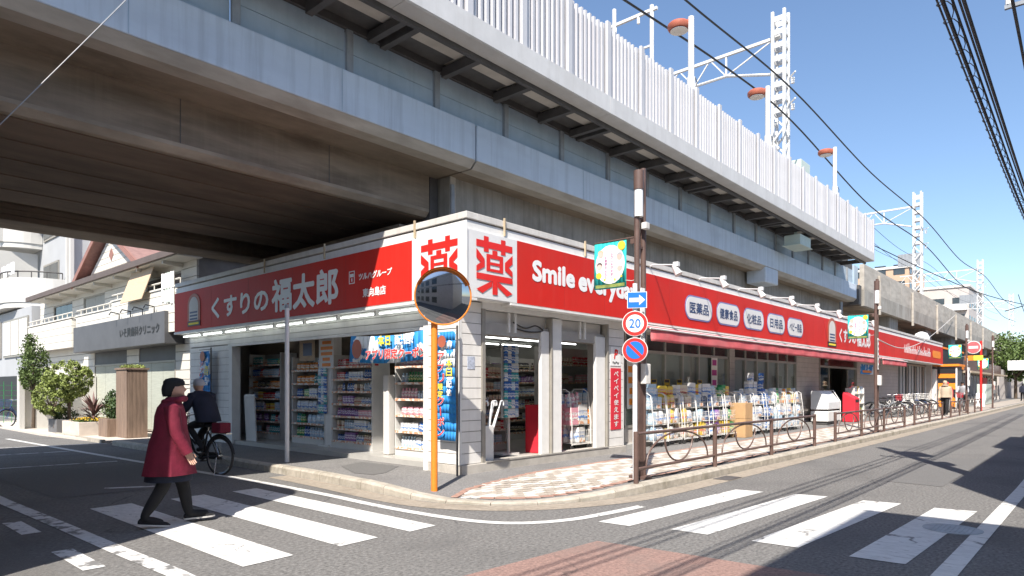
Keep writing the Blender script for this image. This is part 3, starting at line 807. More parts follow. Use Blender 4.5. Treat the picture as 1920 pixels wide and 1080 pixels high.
# corner pier with boards on both faces
part('pier_core', 'siding_gap', (0.02,0.46,0.02,0.76,0.271,2.88))
bh = 0.172
def boards(x0, x1, y0, y1, z0, z1, m='siding', h=bh):
    z = z0
    while z < z1-0.02:
        part('siding_board', m, (x0, x1, y0, y1, z+0.004, min(z+h, z1)-0.006))
        z += h
boards(0.0, 0.47, -0.005, 0.018, 0.275, 2.87)
boards(-0.005, 0.018, 0.02, 0.74, 0.275, 2.87)
part('corner_bead', 'frame_white', (-0.012,-0.006,-0.012,0.03,0.272,2.87), (-0.012,0.03,-0.012,-0.006,0.272,2.87))
part('jamb', 'frame_white', (-0.02,0.3,0.742,0.84,0.132,2.5))
# left end wall and header
part('wall_core', 'siding_gap', (0.22,0.45,8.15,YE,0.1,2.5), (0.24,0.45,0.78,YE,2.5,2.89))
boards(0.2, 0.218, 8.2, YE, 0.14, 2.5)
boards(0.2, 0.238, 0.79, YE, 2.52, 2.87, h=0.118)
part('header_trim', 'frame_white', (0.18,0.24,0.79,8.2,2.46,2.515))
part('jamb', 'frame_white', (0.19,0.4,8.02,8.18,0.14,2.46))
# shop-front of the right face
part('door_frame', 'alu_dk', (0.475,0.55,-0.03,0.12,0.272,2.76), (2.28,2.31,-0.03,0.1,0.27,2.74), (4.10,4.15,-0.03,0.1,0.27,2.76))
part('door_header', 'frame_white', (0.475,4.15,-0.035,0.1,2.762,2.87))
part('door_post', 'frame_white', (2.312,2.60,-0.01,0.14,0.272,2.74))
part('door_leaf', 'frame_white', (2.04,2.27,0.02,0.09,0.28,2.5), bevel=0.01)
part('door_leaf', 'frame_white', (3.76,4.09,0.02,0.09,0.28,2.5), bevel=0.01)
for x0, x1 in ((0.55,2.28),(2.60,4.10)):
    part('transom_box', 'alu', (x0+0.01,x1-0.01,0.05,0.32,2.36,2.55))
    part('shutter_box', 'offwhite', (x0+0.01,x1-0.01,0.14,0.4,2.56,2.755))
    part('conduit', 'frame_white', (x0+0.62,x0+0.66,0.02,0.049,2.42,2.75), (x0+0.78,x0+0.82,0.02,0.049,2.42,2.75))
mb = MB(); mb.tube(crom([(1.3,0.04,2.6),(1.6,0.03,2.52),(1.9,0.035,2.58),(2.1,0.03,2.5),(1.7,0.03,2.46),(1.35,0.04,2.5)],6),0.012,5); mb.build('loose_wiring', M['wire'], S)
part('wall_core', 'siding_gap', (4.15,4.72,0.02,0.5,0.1,2.88))
boards(4.16, 4.74, -0.002, 0.018, 0.275, 2.87)
part('return_wall', 'siding', (4.721,4.76,0.0,0.62,0.1,2.88))
part('recess_soffit', 'offwhite', (4.78,XE,-0.0,0.7,2.85,2.895))
# recessed window wall
def window_run(x0, x1, n, z0=0.62, z1=2.3, blind=True):
    part('window_frame', 'alu', (x0,x1,0.58,0.66,z0-0.06,z0), (x0,x1,0.58,0.66,z1,z1+0.07), (x0,x1,0.58,0.66,2.74,2.80))
    part('sill_wall', 'siding_b', (x0,x1,0.60,0.7,0.1,z0-0.061))
    w = (x1-x0)/n
    for i in range(n+1):
        x = x0+i*w
        part('mullion', 'alu', (x-0.03,x+0.03,0.575,0.665,z0+0.001,z1-0.001), (x-0.03,x+0.03,0.575,0.665,z1+0.071,2.739))
    for i in range(n):
        a = x0+i*w+0.031; c = x0+(i+1)*w-0.031
        part('window_pane', M['glass'], (a,c,0.61,0.618,z0+0.001,z1-0.001))
        part('transom_pane', 'glass_dk', (a,c,0.61,0.618,z1+0.071,2.739))
        if blind:
            part('window_blind', 'blind', (a,c,0.68,0.69,z0,z1))
window_run(5.75, 11.32, 6)
window_run(11.68, 17.1, 6)
part('column', 'siding_gap', (11.34,11.66,0.56,0.75,0.1,2.85)); boards(11.33, 11.67, 0.53, 0.558, 0.14, 2.85, 'siding_b')
part('wall_core', 'siding_gap', (4.762,5.72,0.60,0.75,0.1,2.85)); part('green_panel', 'pale_green', (4.9,5.65,0.575,0.598,0.16,2.0))
part('wall_core', 'siding_gap', (17.12,19.6,0.60,0.75,0.1,2.85)); boards(17.11, 19.6, 0.575, 0.598, 0.14, 2.85, 'siding_b')
part('wall_core', 'siding_gap', (24.9,33.0,0.60,0.75,0.1,2.85)); boards(24.9, 33.0, 0.575, 0.598, 0.14, 2.85, 'siding_b')
# entrance
part('entrance_frame', 'alu_dk', (19.6,19.7,0.55,0.66,0.14,2.85), (24.8,24.9,0.55,0.66,0.14,2.85), (19.7,24.8,0.56,0.66,2.25,2.33))
for i in range(4):
    a = 19.72+i*1.27
    if i in (1, 2): continue
    part('door_leaf', M['glass'], (a+0.05,a+1.2,0.6,0.612,0.24,2.24))
    part('door_stile', 'alu_dk', (a,a+0.048,0.58,0.64,0.23,2.245)); part('door_stile', 'alu_dk', (a+1.202,a+1.25,0.58,0.64,0.23,2.245))
part('entrance_pane', M['glass'], (19.71,24.79,0.6,0.612,2.335,2.84))
# far window group with white bars
part('window_frame', 'alu_dk', (33.0,40.6,0.58,0.66,0.55,0.62), (33.0,40.6,0.58,0.66,2.7,2.8)); part('sill_wall','siding_b',(33.0,40.9,0.6,0.7,0.1,0.549))
part('window_pane', 'glass_dk', (33.05,40.55,0.64,0.65,0.621,2.699))
for i in range(11):
    x = 33.0+i*0.76
    part('mullion', 'frame_white' if i % 3 else 'alu_dk', (x-0.07,x+0.07,0.575,0.635,0.621,2.699))
part('end_wall', 'siding_b', (40.62,41.0,0.3,10.3,0.1,2.89))
# parapet
part('parapet_band', 'frame_white', (-0.06,0.1,-0.21,10.62,3.935,4.06), (0.101,XE+0.2,-0.21,-0.05,3.935,4.06))
part('parapet_groove', 'siding_gap', (-0.035,0.09,-0.185,10.6,4.061,4.085), (0.091,XE+0.18,-0.185,-0.06,4.061,4.085))
part('parapet_cap', 'parapet_metal', (-0.085,0.14,-0.235,10.64,4.086,4.19), (0.141,XE+0.2,-0.235,0.0,4.086,4.19), bevel=0.008)
part('roof_deck', 'concrete', (0.11,XE,0.01,YE,3.905,3.99))
for y in (0.95, 3.6, 5.9):
    part('parapet_bracket', mat('bracket_rust', (0.50,0.40,0.26), 0.6) if 'bracket' not in M else M['bracket'], (-0.115,-0.087,y,y+0.025,3.94,4.23))
    M.setdefault('bracket', bpy.data.materials['bracket_rust'])
for x in (0.75, 3.0):
    part('parapet_bracket', 'bracket', (x,x+0.025,-0.265,-0.237,3.94,4.23))

# ---- signs
part('sign_box', 'frame_white', (-0.095,0.11,1.02,10.62,2.905,3.925), (-0.095,0.11,-0.245,1.018,2.87,3.925), (0.112,XE,-0.245,-0.01,2.87,3.925))
part('sign_rim', 'frame_white', (-0.12,0.11,1.02,10.62,2.86,2.904), (0.9,XE,-0.27,-0.05,2.835,2.868), (-0.12,0.111,-0.27,-0.0,2.835,2.868),(-0.125,-0.098,-0.275,-0.247,2.87,3.93))
def left_panel(y0, y1, m): return part('sign_panel', m, (-0.108,-0.096,y0,y1,2.925,3.915))
def right_panel(x0, x1, m): return part('sign_panel', m, (x0,x1,-0.258,-0.246,2.885,3.915))
pL = left_panel(1.03, 10.6, 'red'); pC1 = left_panel(-0.24, 1.02, 'sign_white')
pC2 = right_panel(-0.09, 1.06, 'sign_white'); pR1 = right_panel(1.07, 4.93, 'red'); pR2 = right_panel(5.0, 17.4, 'red')
pR3 = right_panel(17.42, 24.3, 'red'); pR4 = right_panel(24.36, XE-0.02, 'red')
part('sign_gap', 'sign_white', (4.932,4.998,-0.256,-0.246,2.9,3.91))
for x in [2.35,3.65]+[6.25+1.25*i for i in range(9)]+[19.1,20.9,22.6]+[26.2+1.85*i for i in range(8)]:
    part('panel_seam', 'panel_seam_red', (x-0.004,x+0.004,-0.2595,-0.2585,2.89,3.91))
for y in [2.9,4.75,6.6,8.45]: part('panel_seam', 'panel_seam_red', (-0.1095,-0.1085,y-0.004,y+0.004,2.93,3.91))
LX = -0.113; RY = -0.263
def ltext(s, y, z, w, h, m='letter_white', bold=0.02, par=pL, name='lettering', lean=0, dx=0):
    return put_text(MB(), s, (LX-dx, y, z), -EY, EZ, w, h, bold, lean=lean).build(name, M[m], par, recalc=False)
def rtext(s, x, z, w, h, m='letter_white', bold=0.02, par=pR1, name='lettering', dy=0, lean=0):
    return put_text(MB(), s, (x, RY-dy, z), EX, EZ, w, h, bold, lean=lean).build(name, M[m], par, recalc=False)
ltext('くすりの', 7.07, 3.36, 2.7, 0.50, bold=0.04)
ltext('福太郎', 4.36, 3.40, 2.45, 0.70, bold=0.035)
ltext('ツルハグループ', 2.02, 3.47, 0.95, 0.13, bold=0.04, lean=0.15)
ltext('東向島店', 2.04, 3.17, 0.66, 0.16, bold=0.03)
lb = MB()
for z0, z1 in ((3.37,3.385),(3.585,3.60)): lb.box(LX-0.002,LX+0.002,2.62,2.79,z0,z1)
for y0, y1 in ((2.62,2.635),(2.775,2.79)): lb.box(LX-0.002,LX+0.002,y0,y1,3.385,3.585)
lb.box(LX-0.002,LX+0.002,2.65,2.76,3.49,3.55); lb.box(LX-0.002,LX+0.002,2.69,2.72,3.41,3.47); lb.build('logo_mark', M['letter_white'], pL)
def medicine(c, right, w, h, par):
    c = Vector(c); right = Vector(right); nrm = right.cross(EZ); mb = MB(); k = [0]
    def pg(*q):
        k[0] += 1; mb.sheet([c + right*((x-0.5)*w) + EZ*((z-0.5)*h) + nrm*(0.0003*k[0]) for x, z in q])
    def bx_(x0, x1, z0, z1): pg((x0,z0),(x1,z0),(x1,z1),(x0,z1))
    bx_(0,1,0.80,0.92); bx_(0.2,0.33,0.73,1.0); bx_(0.67,0.80,0.73,1.0)
    bx_(0.43,0.57,0.69,0.78); bx_(0.27,0.37,0.40,0.70); bx_(0.63,0.73,0.40,0.70); bx_(0.37,0.63,0.63,0.70); bx_(0.37,0.63,0.515,0.565); bx_(0.37,0.63,0.40,0.45)
    for m_ in (0, 1):
        f = (lambda x: x) if m_ == 0 else (lambda x: 1-x)
        pg(*[(f(x),z) for x, z in ((0,0.76),(0.22,0.60),(0.22,0.52),(0.13,0.52),(0,0.60))]); pg(*[(f(x),z) for x, z in ((0,0.36),(0,0.46),(0.12,0.535),(0.22,0.525),(0.22,0.46))])
        pg(*[(f(x),z) for x, z in ((0.42,0.24),(0.42,0.14),(0.16,0.0),(0,0.06))])
    bx_(0,1,0.235,0.345); bx_(0.43,0.57,0.0,0.235)
    mb.build('lettering', M['letter_red'], par, recalc=False)
medicine((LX,0.36,3.41), -EY, 0.86, 0.9, pC1)
medicine((0.52,RY,3.41), EX, 0.84, 0.9, pC2)
rtext('Smile', 2.06, 3.48, 1.22, 0.37, bold=0.06, par=pR1); rtext('everyday!', 3.88, 3.41, 2.2, 0.50, bold=0.05, par=pR1)
for x, s in ((7.70,'医薬品'),(9.39,'健康食品'),(11.08,'化粧品'),(12.78,'日用品'),(14.45,'ベビー用品')):
    mb = MB(); mb.ext(rrect((x,RY,3.37),EX,EZ,1.44,0.58,0.27),(0,-0.006,0)); ov = mb.build('sign_lozenge', M['oval_rim'], pR2)
    mb = MB(); mb.ext(rrect((x,RY-0.0065,3.37),EX,EZ,1.37,0.51,0.24),(0,-0.004,0)); mb.build('sign_lozenge', M['sign_white'], pR2)
    put_text(MB(), s, (x,RY-0.014,3.37), EX, EZ, 1.02 if len(s) < 4 else 1.1, 0.27, 0.02).build('lettering', M['letter_navy'], pR2, recalc=False)
rtext('くすりの', 20.3, 3.42, 2.2, 0.52, bold=0.04, par=pR3)
rtext('福太郎', 22.6, 3.44, 2.1, 0.68, bold=0.035, par=pR3)
# plain arched badges (their figures are left out)
def badge(c, a, par, w, h, dn):
    c = Vector(c); a = Vector(a); dn = Vector(dn)
    arc = [c + a*(-w/2) - EZ*(h*0.32)] + [c + a*(w/2*math.cos(math.pi-math.pi*i/14)) + EZ*(h*0.15 + h*0.35*math.sin(math.pi*i/14)) for i in range(15)] + [c + a*(w/2) - EZ*(h*0.32)]
    MB().ext(arc, dn*0.008).build('badge_arch', M['orange_lamp'], par)
    k = 0.72
    arc2 = [c + a*(-w/2*k) - EZ*(h*0.32) + dn*0.009] + [c + dn*0.009 + a*(w/2*k*math.cos(math.pi-math.pi*i/14)) + EZ*(h*0.12 + h*0.28*math.sin(math.pi*i/14)) for i in range(15)] + [c + a*(w/2*k) - EZ*(h*0.32) + dn*0.009]
    MB().ext(arc2, dn*0.003).build('badge_field', M['offwhite'], par)
    for q in range(3):
        MB().obox(c + dn*0.0135 - EZ*h*(0.27-0.1*q), a*(w*0.3), EZ*(h*0.025), dn*0.001).build('badge_stripe', M['letter_navy'], par)
    MB().obox(c + dn*0.006 - EZ*h*0.41, a*(w*0.5), EZ*(h*0.075), dn*0.006).build('badge_base', M['letter_black'], par)
    MB().obox(c + dn*0.0135 - EZ*h*0.41, a*(w*0.4), EZ*(h*0.03), dn*0.001).build('badge_bar', M['yellow'], par)
badge((LX,9.4,3.41), -EY, pL, 0.72, 0.82, -EX)
badge((18.3,RY,3.45), EX, pR3, 1.0, 1.05, -EY)
# worn white marks and an orange lozenge on the far band
rng = random.Random(3)
mb = MB(); x = 30.2
while x < 36.6:
    w = rng.uniform(0.18,0.34); h = rng.uniform(0.26,0.5)
    mb.box(x,x+w*0.3,RY-0.002,RY+0.002,3.2,3.2+h); mb.box(x+w*0.3,x+w,RY-0.002,RY+0.002,3.2+h*0.4,3.2+h*0.58); mb.box(x+w*0.75,x+w,RY-0.002,RY+0.002,3.2,3.2+h*0.4)
    x += w + rng.uniform(0.08,0.16)
mb.build('lettering', M['letter_white'], pR4)
MB().ext(rrect((38.9,RY,3.4),EX,EZ,2.6,0.42,0.2),(0,-0.006,0)).build('sign_lozenge', M['orange'], pR4)
# tubes under the left sign
for i in range(8):
    y = 1.05+i*1.19
    MB().cyl((0.06,y,2.80),(0.06,y+1.06,2.80),0.016,n=8).build('light_tube', M['tube_on'], S)
    part('tube_holder', 'frame_white', (0.03,0.09,y-0.06,y-0.004,2.77,2.859), (0.035,0.085,y-0.003,y+1.06,2.835,2.859))
# sign spotlights on arms
def spot(x):
    t = thing('sign_spotlight', (x,-0.22,4.06), 'small white spotlight on an arm above the red sign band', 'spotlight', 'spotlights along the red sign'); local(t)
    MB().tube([(0,0.03,0.0),(0,-0.06,0.06),(0,-0.55,0.0),(0,-0.60,-0.03)],0.016,6).build('arm', M['mast'], t)
    MB().cyl((0,-0.68,-0.22),(0,-0.56,-0.02),0.085,0.05,12).build('lamp_head', M['mast'], t, smooth=True)
    MB().obox((0,-0.62,-0.0),(0.05,0,0),(0,0.06,0),(0,0,0.05)).build('gear_box', M['mast'], t, bevel=0.01)
    return t
s0 = spot(5.46)
for k in range(1, 8): copy_tree(s0, (5.46+2.32*k,-0.22,4.06))
# globe lamp at the far end
gp = thing('globe_lamp', (37.6,0.3,3.7), 'white globe lamp standing on the far end of the red sign band', 'lamp')
g = MB(); g.lathe((37.6,0.3,3.95),[(0.08,0),(0.3,0.08),(0.42,0.28),(0.42,0.42),(0.3,0.66),(0.08,0.76)],18); g.build('globe', M['lampglass'], gp, smooth=True)
MB().cyl((37.6,0.3,3.9),(37.6,0.3,3.97),0.12,n=10).build('base', M['frame_white'], gp)
# awning
def awning(x0, x1, label):
    t = thing('awning', (x0,-0.3,2.6), label, 'awning')
    n = int((x1-x0)/0.25); fr = []; 
    A = MB(); rows = 5
    for i in range(n+1):
        x = x0+(x1-x0)*i/n
        for r in range(rows):
            z = 2.70-r*0.062; y = -0.50+0.012*math.sin(x*5.1+r*0.6)*r*0.35-0.004*r
            A.v.append((x,y,z))
    for i in range(n):
        for r in range(rows-1):
            a = i*rows+r; A.f.append((a,a+1,a+rows+1,a+rows)); A.m.append(0)
    o = A.build('valance', M['awning'], t, smooth=True); sd = o.modifiers.new('solid','SOLIDIFY'); sd.thickness = 0.006
    MB().sheet([(x0,-0.30,2.80),(x1,-0.30,2.80),(x1,-0.5,2.702),(x0,-0.5,2.702)]).build('cloth', M['awning'], t)
    MB().cyl((x0-0.05,-0.3,2.77),(x1+0.05,-0.3,2.77),0.035,n=8).build('roller', M['cart'], t)
    MB().cyl((x0-0.05,-0.515,2.71),(x1+0.05,-0.515,2.71),0.02,n=8).build('front_bar', M['cart'], t)
    k = x0+0.3
    while k < x1:
        MB().beam((k,-0.03,2.74),(k,-0.5,2.72),0.03,0.03).build('arm', M['steel_gray'], t); k += 1.85
awning(5.0, 24.2, 'faded red awning valance above the recessed shop windows')
awning(24.7, 29.5, 'shorter faded red awning past the shop entrance')

# notices on the wall
nt = thing('payment_notice', (4.44,-0.01,0.75), 'white payment sticker above a narrow red vertical banner on the wall', 'notice')
MB().box(4.24,4.62,-0.012,-0.006,1.93,2.32).build('sticker', M['paper'], nt)
put_text(MB(),'P',(4.44,-0.016,2.17),EX,EZ,0.13,0.2,0.05,lean=0.2).build('lettering',M['sign_red'],nt,recalc=False)
put_text(MB(),'PayPay',(4.43,-0.016,1.99),EX,EZ,0.24,0.06,0.02).build('lettering',M['letter_black'],nt,recalc=False)
MB().box(4.25,4.63,-0.014,-0.006,0.62,1.88).build('banner', M['redcloth'], nt)
put_vert(MB(),'ペイペイ使えます',(4.44,-0.018,1.25),EX,EZ,0.17,0.11,0.147,0.015).build('lettering',M['letter_white'],nt,recalc=False)
tag(MB().box(0.16,0.32,-0.012,-0.0055,1.78,1.98).build('wall_plate', mat('plate_blue',(0.42,0.46,0.55),0.6,var=0.3,scale=30)), 'small bluish plate fixed on the white corner wall', 'plate')
# ------------------------------------------------------------ goods
def pack(name, c, c2, s=18):
    m = bpy.data.materials.new(name); m.use_nodes = True
    nt_ = m.node_tree; n = nt_.nodes; b_ = n['Principled BSDF']; b_.inputs['Roughness'].default_value = 0.35
    tc = n.new('ShaderNodeTexCoord'); sp = n.new('ShaderNodeSeparateXYZ'); nt_.links.new(tc.outputs['Generated'], sp.inputs[0])
    w = n.new('ShaderNodeTexNoise'); w.inputs['Scale'].default_value = 5; nt_.links.new(tc.outputs['Generated'], w.inputs['Vector'])
    ad = n.new('ShaderNodeMath'); ad.operation = 'MULTIPLY_ADD'; ad.inputs[1].default_value = 0.5; nt_.links.new(w.outputs[0], ad.inputs[0]); nt_.links.new(sp.outputs[2], ad.inputs[2])
    cr = n.new('ShaderNodeValToRGB'); cr.color_ramp.interpolation = 'CONSTANT'
    e = cr.color_ramp.elements; e[0].color = c + (1,); e[1].position = 0.52; e[1].color = c2 + (1,)
    q = e.new(0.68); q.color = c + (1,); q = e.new(0.85); q.color = tuple(min(1, v*0.5+0.4) for v in c2) + (1,); q = e.new(0.95); q.color = c + (1,)
    nt_.links.new(ad.outputs[0], cr.inputs[0]); nt_.links.new(cr.outputs[0], b_.inputs['Base Color'])
    return m
PC = [('white',(0.72,0.72,0.70),(0.1,0.25,0.6)),('red',(0.55,0.03,0.04),(0.75,0.72,0.6)),('blue',(0.03,0.14,0.45),(0.72,0.74,0.75)),('green',(0.05,0.30,0.12),(0.75,0.72,0.3)),
      ('yellow',(0.75,0.55,0.08),(0.6,0.05,0.04)),('pink',(0.68,0.32,0.38),(0.78,0.75,0.72)),('teal',(0.04,0.35,0.38),(0.75,0.76,0.7)),('orange',(0.72,0.25,0.04),(0.75,0.7,0.55)),
      ('violet',(0.24,0.1,0.34),(0.7,0.6,0.7)),('pale blue',(0.45,0.60,0.72),(0.75,0.76,0.78)),('cream',(0.68,0.6,0.45),(0.45,0.12,0.08)),('black',(0.04,0.04,0.05),(0.6,0.5,0.3))]
PM = [pack('pack_'+n_.replace(' ','_'), c, c2) for n_, c, c2 in PC]
def shape_mb(k):
    q = MB()
    if k == 0: q.box(-0.04,0.04,-0.035,0.035,0,0.16)
    elif k == 1: q.lathe((0,0,0),[(0.03,0),(0.034,0.01),(0.034,0.12),(0.016,0.15),(0.014,0.155),(0.018,0.156),(0.018,0.185)],10)
    elif k == 2:
        r = []
        for z, w, d in ((0,0.07,0.03),(0.02,0.08,0.042),(0.1,0.08,0.045),(0.17,0.078,0.03),(0.2,0.075,0.006)):
            r.append([(-w,-d*0.7,z),(-w*0.5,-d,z),(w*0.5,-d,z),(w,-d*0.7,z),(w,d*0.7,z),(w*0.5,d,z),(-w*0.5,d,z),(-w,d*0.7,z)])
        q.v = [p for a in r for p in a]
        for j in range(4):
            for i in range(8): q.f.append((j*8+i,j*8+(i+1)%8,(j+1)*8+(i+1)%8,(j+1)*8+i)); q.m.append(0)
        q.f.append(tuple(range(7,-1,-1))); q.f.append(tuple(range(32,40))); q.m += [0,0]
    else:
        for i in range(3):
            q.box(-0.12,0.12,-0.06,0.06,i*0.083,i*0.083+0.078)
    return q
PN = ('product_box','product_bottle','product_bag','tissue_pack')
PW = ('boxed product','bottled product','bagged product','wrapped tissue pack')
PS = {}
for k in range(4):
    for i in range(len(PC)):
        me = shape_mb(k).mesh(PN[k]); me.materials.append(PM[i])
        if k in (1, 2): smooth_angle(me, 50)
        PS[k, i] = me
cnt = [0]*4
def product(k, i, loc, rz, s, where):
    for t in range(4):
        if cnt[(k+t) % 4] < 299: k = (k+t) % 4; break
    else: return
    cnt[k] += 1
    o = bpy.data.objects.new(PN[k], PS[k, i]); col.objects.link(o)
    o.location = loc; o.rotation_euler = (0, 0, rz); o.scale = s if isinstance(s, tuple) else (s, s, s)
    lab = '%s %s %s' % (PC[i][0], PW[k], where)
    tag(o, lab, 'product', lab)
def fill_shelf(M4, L, z, room, where, rng, kinds=(0,1,2), step=1.0, cols=None, y=0.12):
    x = 0.05
    while x < L-0.06:
        k = rng.choice(kinds); i = rng.choice(cols) if cols else rng.randrange(len(PC)); run = rng.randint(2, 5)
        w = (0.088,0.078,0.168,0.25)[k]*step; h0 = (0.16,0.185,0.2,0.245)[k]
        sc_ = min(1.25, room*0.9/h0)*rng.uniform(0.8, 1.0)
        sz = rng.uniform(0.72,1.0); sxw = rng.uniform(0.85,1.2)
        for r in range(run):
            if x+w*0.5 > L-0.03: x += 0.04; break
            p = M4 @ Vector((x+w*sc_*0.55, y, z))
            if rng.random() > 0.07: product(k, i, p, M4.to_euler().z + rng.uniform(-0.12,0.12), (sc_*sxw, sc_, sc_*sz*rng.uniform(0.96,1.03)), where)
            x += w*sc_*sxw*1.04
def rack(loc, rz, L, D, H, n, label, where, seed, kinds=(0,1,2), cols=None, z0=0.16):
    t = thing('shelf_rack', loc, label, 'shelf rack', None, rz); local(t)
    MB().box(0,L,D-0.03,D,0,H).build('back_panel', M['shelf'], t)
    for x in (-0.03, L): MB().box(x,x+0.028,0.02,D,0,H).build('upright', M['shelf'], t)
    MB().box(0.002,L-0.002,0.01,D-0.032,0.0,0.13).build('base', M['shelf'], t)
    rng = random.Random(seed); M4 = Matrix.Translation(loc) @ Matrix.Rotation(rz, 4, 'Z')
    step = (H-z0)/n
    for j in range(n):
        z = z0+j*step
        MB().box(0.002,L-0.002,0.0,D-0.032,z-0.025,z).build('shelf', M['shelf'], t)
        MB().box(0.002,L-0.002,-0.008,-0.001,z-0.035,z+0.008).build('price_strip', M['price'], t)
        fill_shelf(M4, L, z+0.001, step-0.03, where, rng, kinds, cols=cols)
    return t
A90 = -math.pi/2
rack((0.62,2.38,0.222), A90, 1.22, 0.45, 1.95, 6, 'white shelf rack of sunlit goods next to the corner pier', 'on the sunlit rack by the corner pier', 11, cols=(0,2,5,6,9,3))
rack((0.72,4.62,0.222), A90, 1.35, 0.45, 1.95, 7, 'white shelf rack of lotions and tubs in the middle of the open front', 'on the middle rack of the open front', 12, kinds=(0,1,1), cols=(0,1,2,5,8,9,10))
rack((0.85,6.45,0.222), A90, 1.3, 0.45, 1.95, 6, 'white shelf rack with sprays and pouches behind the bare white pole', 'on the rack behind the white pole', 13, cols=(0,2,3,6,9,7))
rack((0.98,8.75,0.222), A90, 1.5, 0.45, 2.1, 7, 'tall shaded shelf rack deep in the open front', 'on the deep shaded rack', 14, kinds=(0,2,2,1))
rack((1.55,3.2,0.222), A90, 0.8, 0.4, 2.0, 6, 'narrow rack of blue packets behind the white bollard column', 'on the narrow blue rack', 15, cols=(2,6,9))
rack((1.95,1.55,0.222), 0, 0.85, 0.4, 1.75, 6, 'shelf rack of small jars just inside the first side door', 'on the rack inside the first side door', 16, kinds=(0,1), cols=(0,10,7,1,9))
rack((4.1,3.2,0.222), 0, 2.2, 0.45, 2.0, 6, 'dark shelf rack across the aisle behind the first side door', 'across the aisle behind the first side door', 17, cols=(0,1,2,11,8))
rack((4.5,1.75,0.222), 0, 2.3, 0.45, 2.2, 5, 'wide shelf rack behind the second side door', 'on the wide rack behind the second side door', 18, cols=(0,1,5,11,10,2))
# hanging strip displays
def strip(loc, rz, w, h, n, i_, label, where):
    t = thing('strip_display', loc, label, 'display', None, rz); local(t)
    MB().box(-w/2,w/2,0.05,0.07,0,h).build('back_board', M['shelf'], t)
    MB().box(-w/2-0.02,w/2+0.02,0.0,0.3,-0.7,-0.66).build('foot', M['shelf'], t)
    MB().box(-0.02,0.02,0.05,0.09,-0.66,0).build('stem', M['shelf'], t)
    M4 = Matrix.Translation(loc) @ Matrix.Rotation(rz, 4, 'Z'); rng = random.Random(i_)
    for r in range(n):
        for q in range(int(w/0.1)):
            product(2, rng.choice((2,6,9,0,2)), M4 @ Vector((-w/2+0.06+q*0.1,0.0,r*h/n+0.01)), rz, (0.6,0.5,0.95*h/n/0.2), where)
strip((2.05,0.75,0.92), 0, 0.42, 1.35, 8, 21, 'strip display of small blue packets inside the first side door', 'on the strip display in the first side door')
strip((0.72,4.95,0.92), A90, 0.36, 1.2, 6, 22, 'strip display of teal pouches beside the middle rack', 'on the strip display beside the middle rack')
strip((1.1,2.72,0.92), A90, 0.4, 1.2, 6, 23, 'strip display of blue pouches beside the white bollard column', 'on the strip display beside the bollard column')
# columns and boards in the open front
c_ = MB(); c_.box(0.55,0.72,2.5,2.66,0.222,1.72); tag(c_.build('standing_column', M['offwhite'], bevel=0.02), 'plain cream waist-high column standing between racks in the open front', 'column')
c_ = MB(); c_.box(0.75,1.0,4.68,4.9,0.222,2.79); tag(c_.build('indoor_column', M['frame_white']), 'white indoor column reaching the ceiling of the open front', 'column')
c_ = MB(); c_.obox((0.42,7.55,0.72),(0.015,0,0.02),(0,0.24,0),(-0.03,0,0.58)); tag(c_.build('leaning_board', M['offwhite']), 'white board leaning by the left jamb of the open front', 'board')
def poster(name, c, right, w, h, m, label, strokes=0, cat='poster'):
    t = thing(name, c, label, cat); c = Vector(c); right = Vector(right); nrm = right.cross(EZ)
    MB().obox(c, right*(w/2), EZ*(h/2), nrm*0.003).build('sheet', M[m], t)
    rng = random.Random(strokes*7+1); mb = MB()
    for k in range(strokes):
        ww = rng.uniform(0.25,0.42)*w; z = h*(0.38-0.76*k/max(1,strokes-1)) if strokes > 1 else 0
        mb.obox(c + nrm*0.0045 + EZ*z + right*rng.uniform(-0.04,0.04)*w, right*ww, EZ*(h*0.28/strokes), nrm*0.0008)
    if strokes: mb.build('print', M['hair_dk' if m == 'flower' else rng.choice(['magenta','letter_navy','sign_red','orange'])], t)
    return t
poster('poster',(0.73,5.6,2.32),-EY,0.62,0.5,'bamboo','poster with a brown dish picture hanging over the racks',1)
poster('poster',(0.70,4.8,2.2),-EY,0.55,0.62,'paper','pale notice sheet hanging on the indoor column',5)
# ceiling lights inside
for y in (2.4, 3.9, 5.6, 7.6):
    lt = thing('ceiling_light', (3.4,y,2.72), 'row of bare fluorescent tubes on the shop ceiling', 'ceiling light', 'fluorescent rows on the shop ceiling')
    for x in (1.3, 2.75, 4.2, 5.65, 7.1):
        MB().cyl((x,y,2.73),(x+1.3,y,2.73),0.018,n=8).build('tube', M['tube_in'], lt)
        MB().box(x-0.03,x+1.33,y-0.03,y+0.03,2.76,2.799).build('fitting', M['frame_white'], lt)
lt = thing('ceiling_light', (22,3,2.72), 'fluorescent row on the ceiling behind the shop entrance', 'ceiling light')
for x in (18.5, 20.5, 22.5, 24.5):
    MB().cyl((x,2.6,2.73),(x+1.3,2.6,2.73),0.018,n=8).build('tube', M['tube_in'], lt)
rack((18.6,3.8,0.222), 0, 3.0, 0.45, 2.0, 5, 'shelf rack of goods behind the shop entrance', 'on the rack behind the shop entrance', 31, cols=(0,1,5,9))
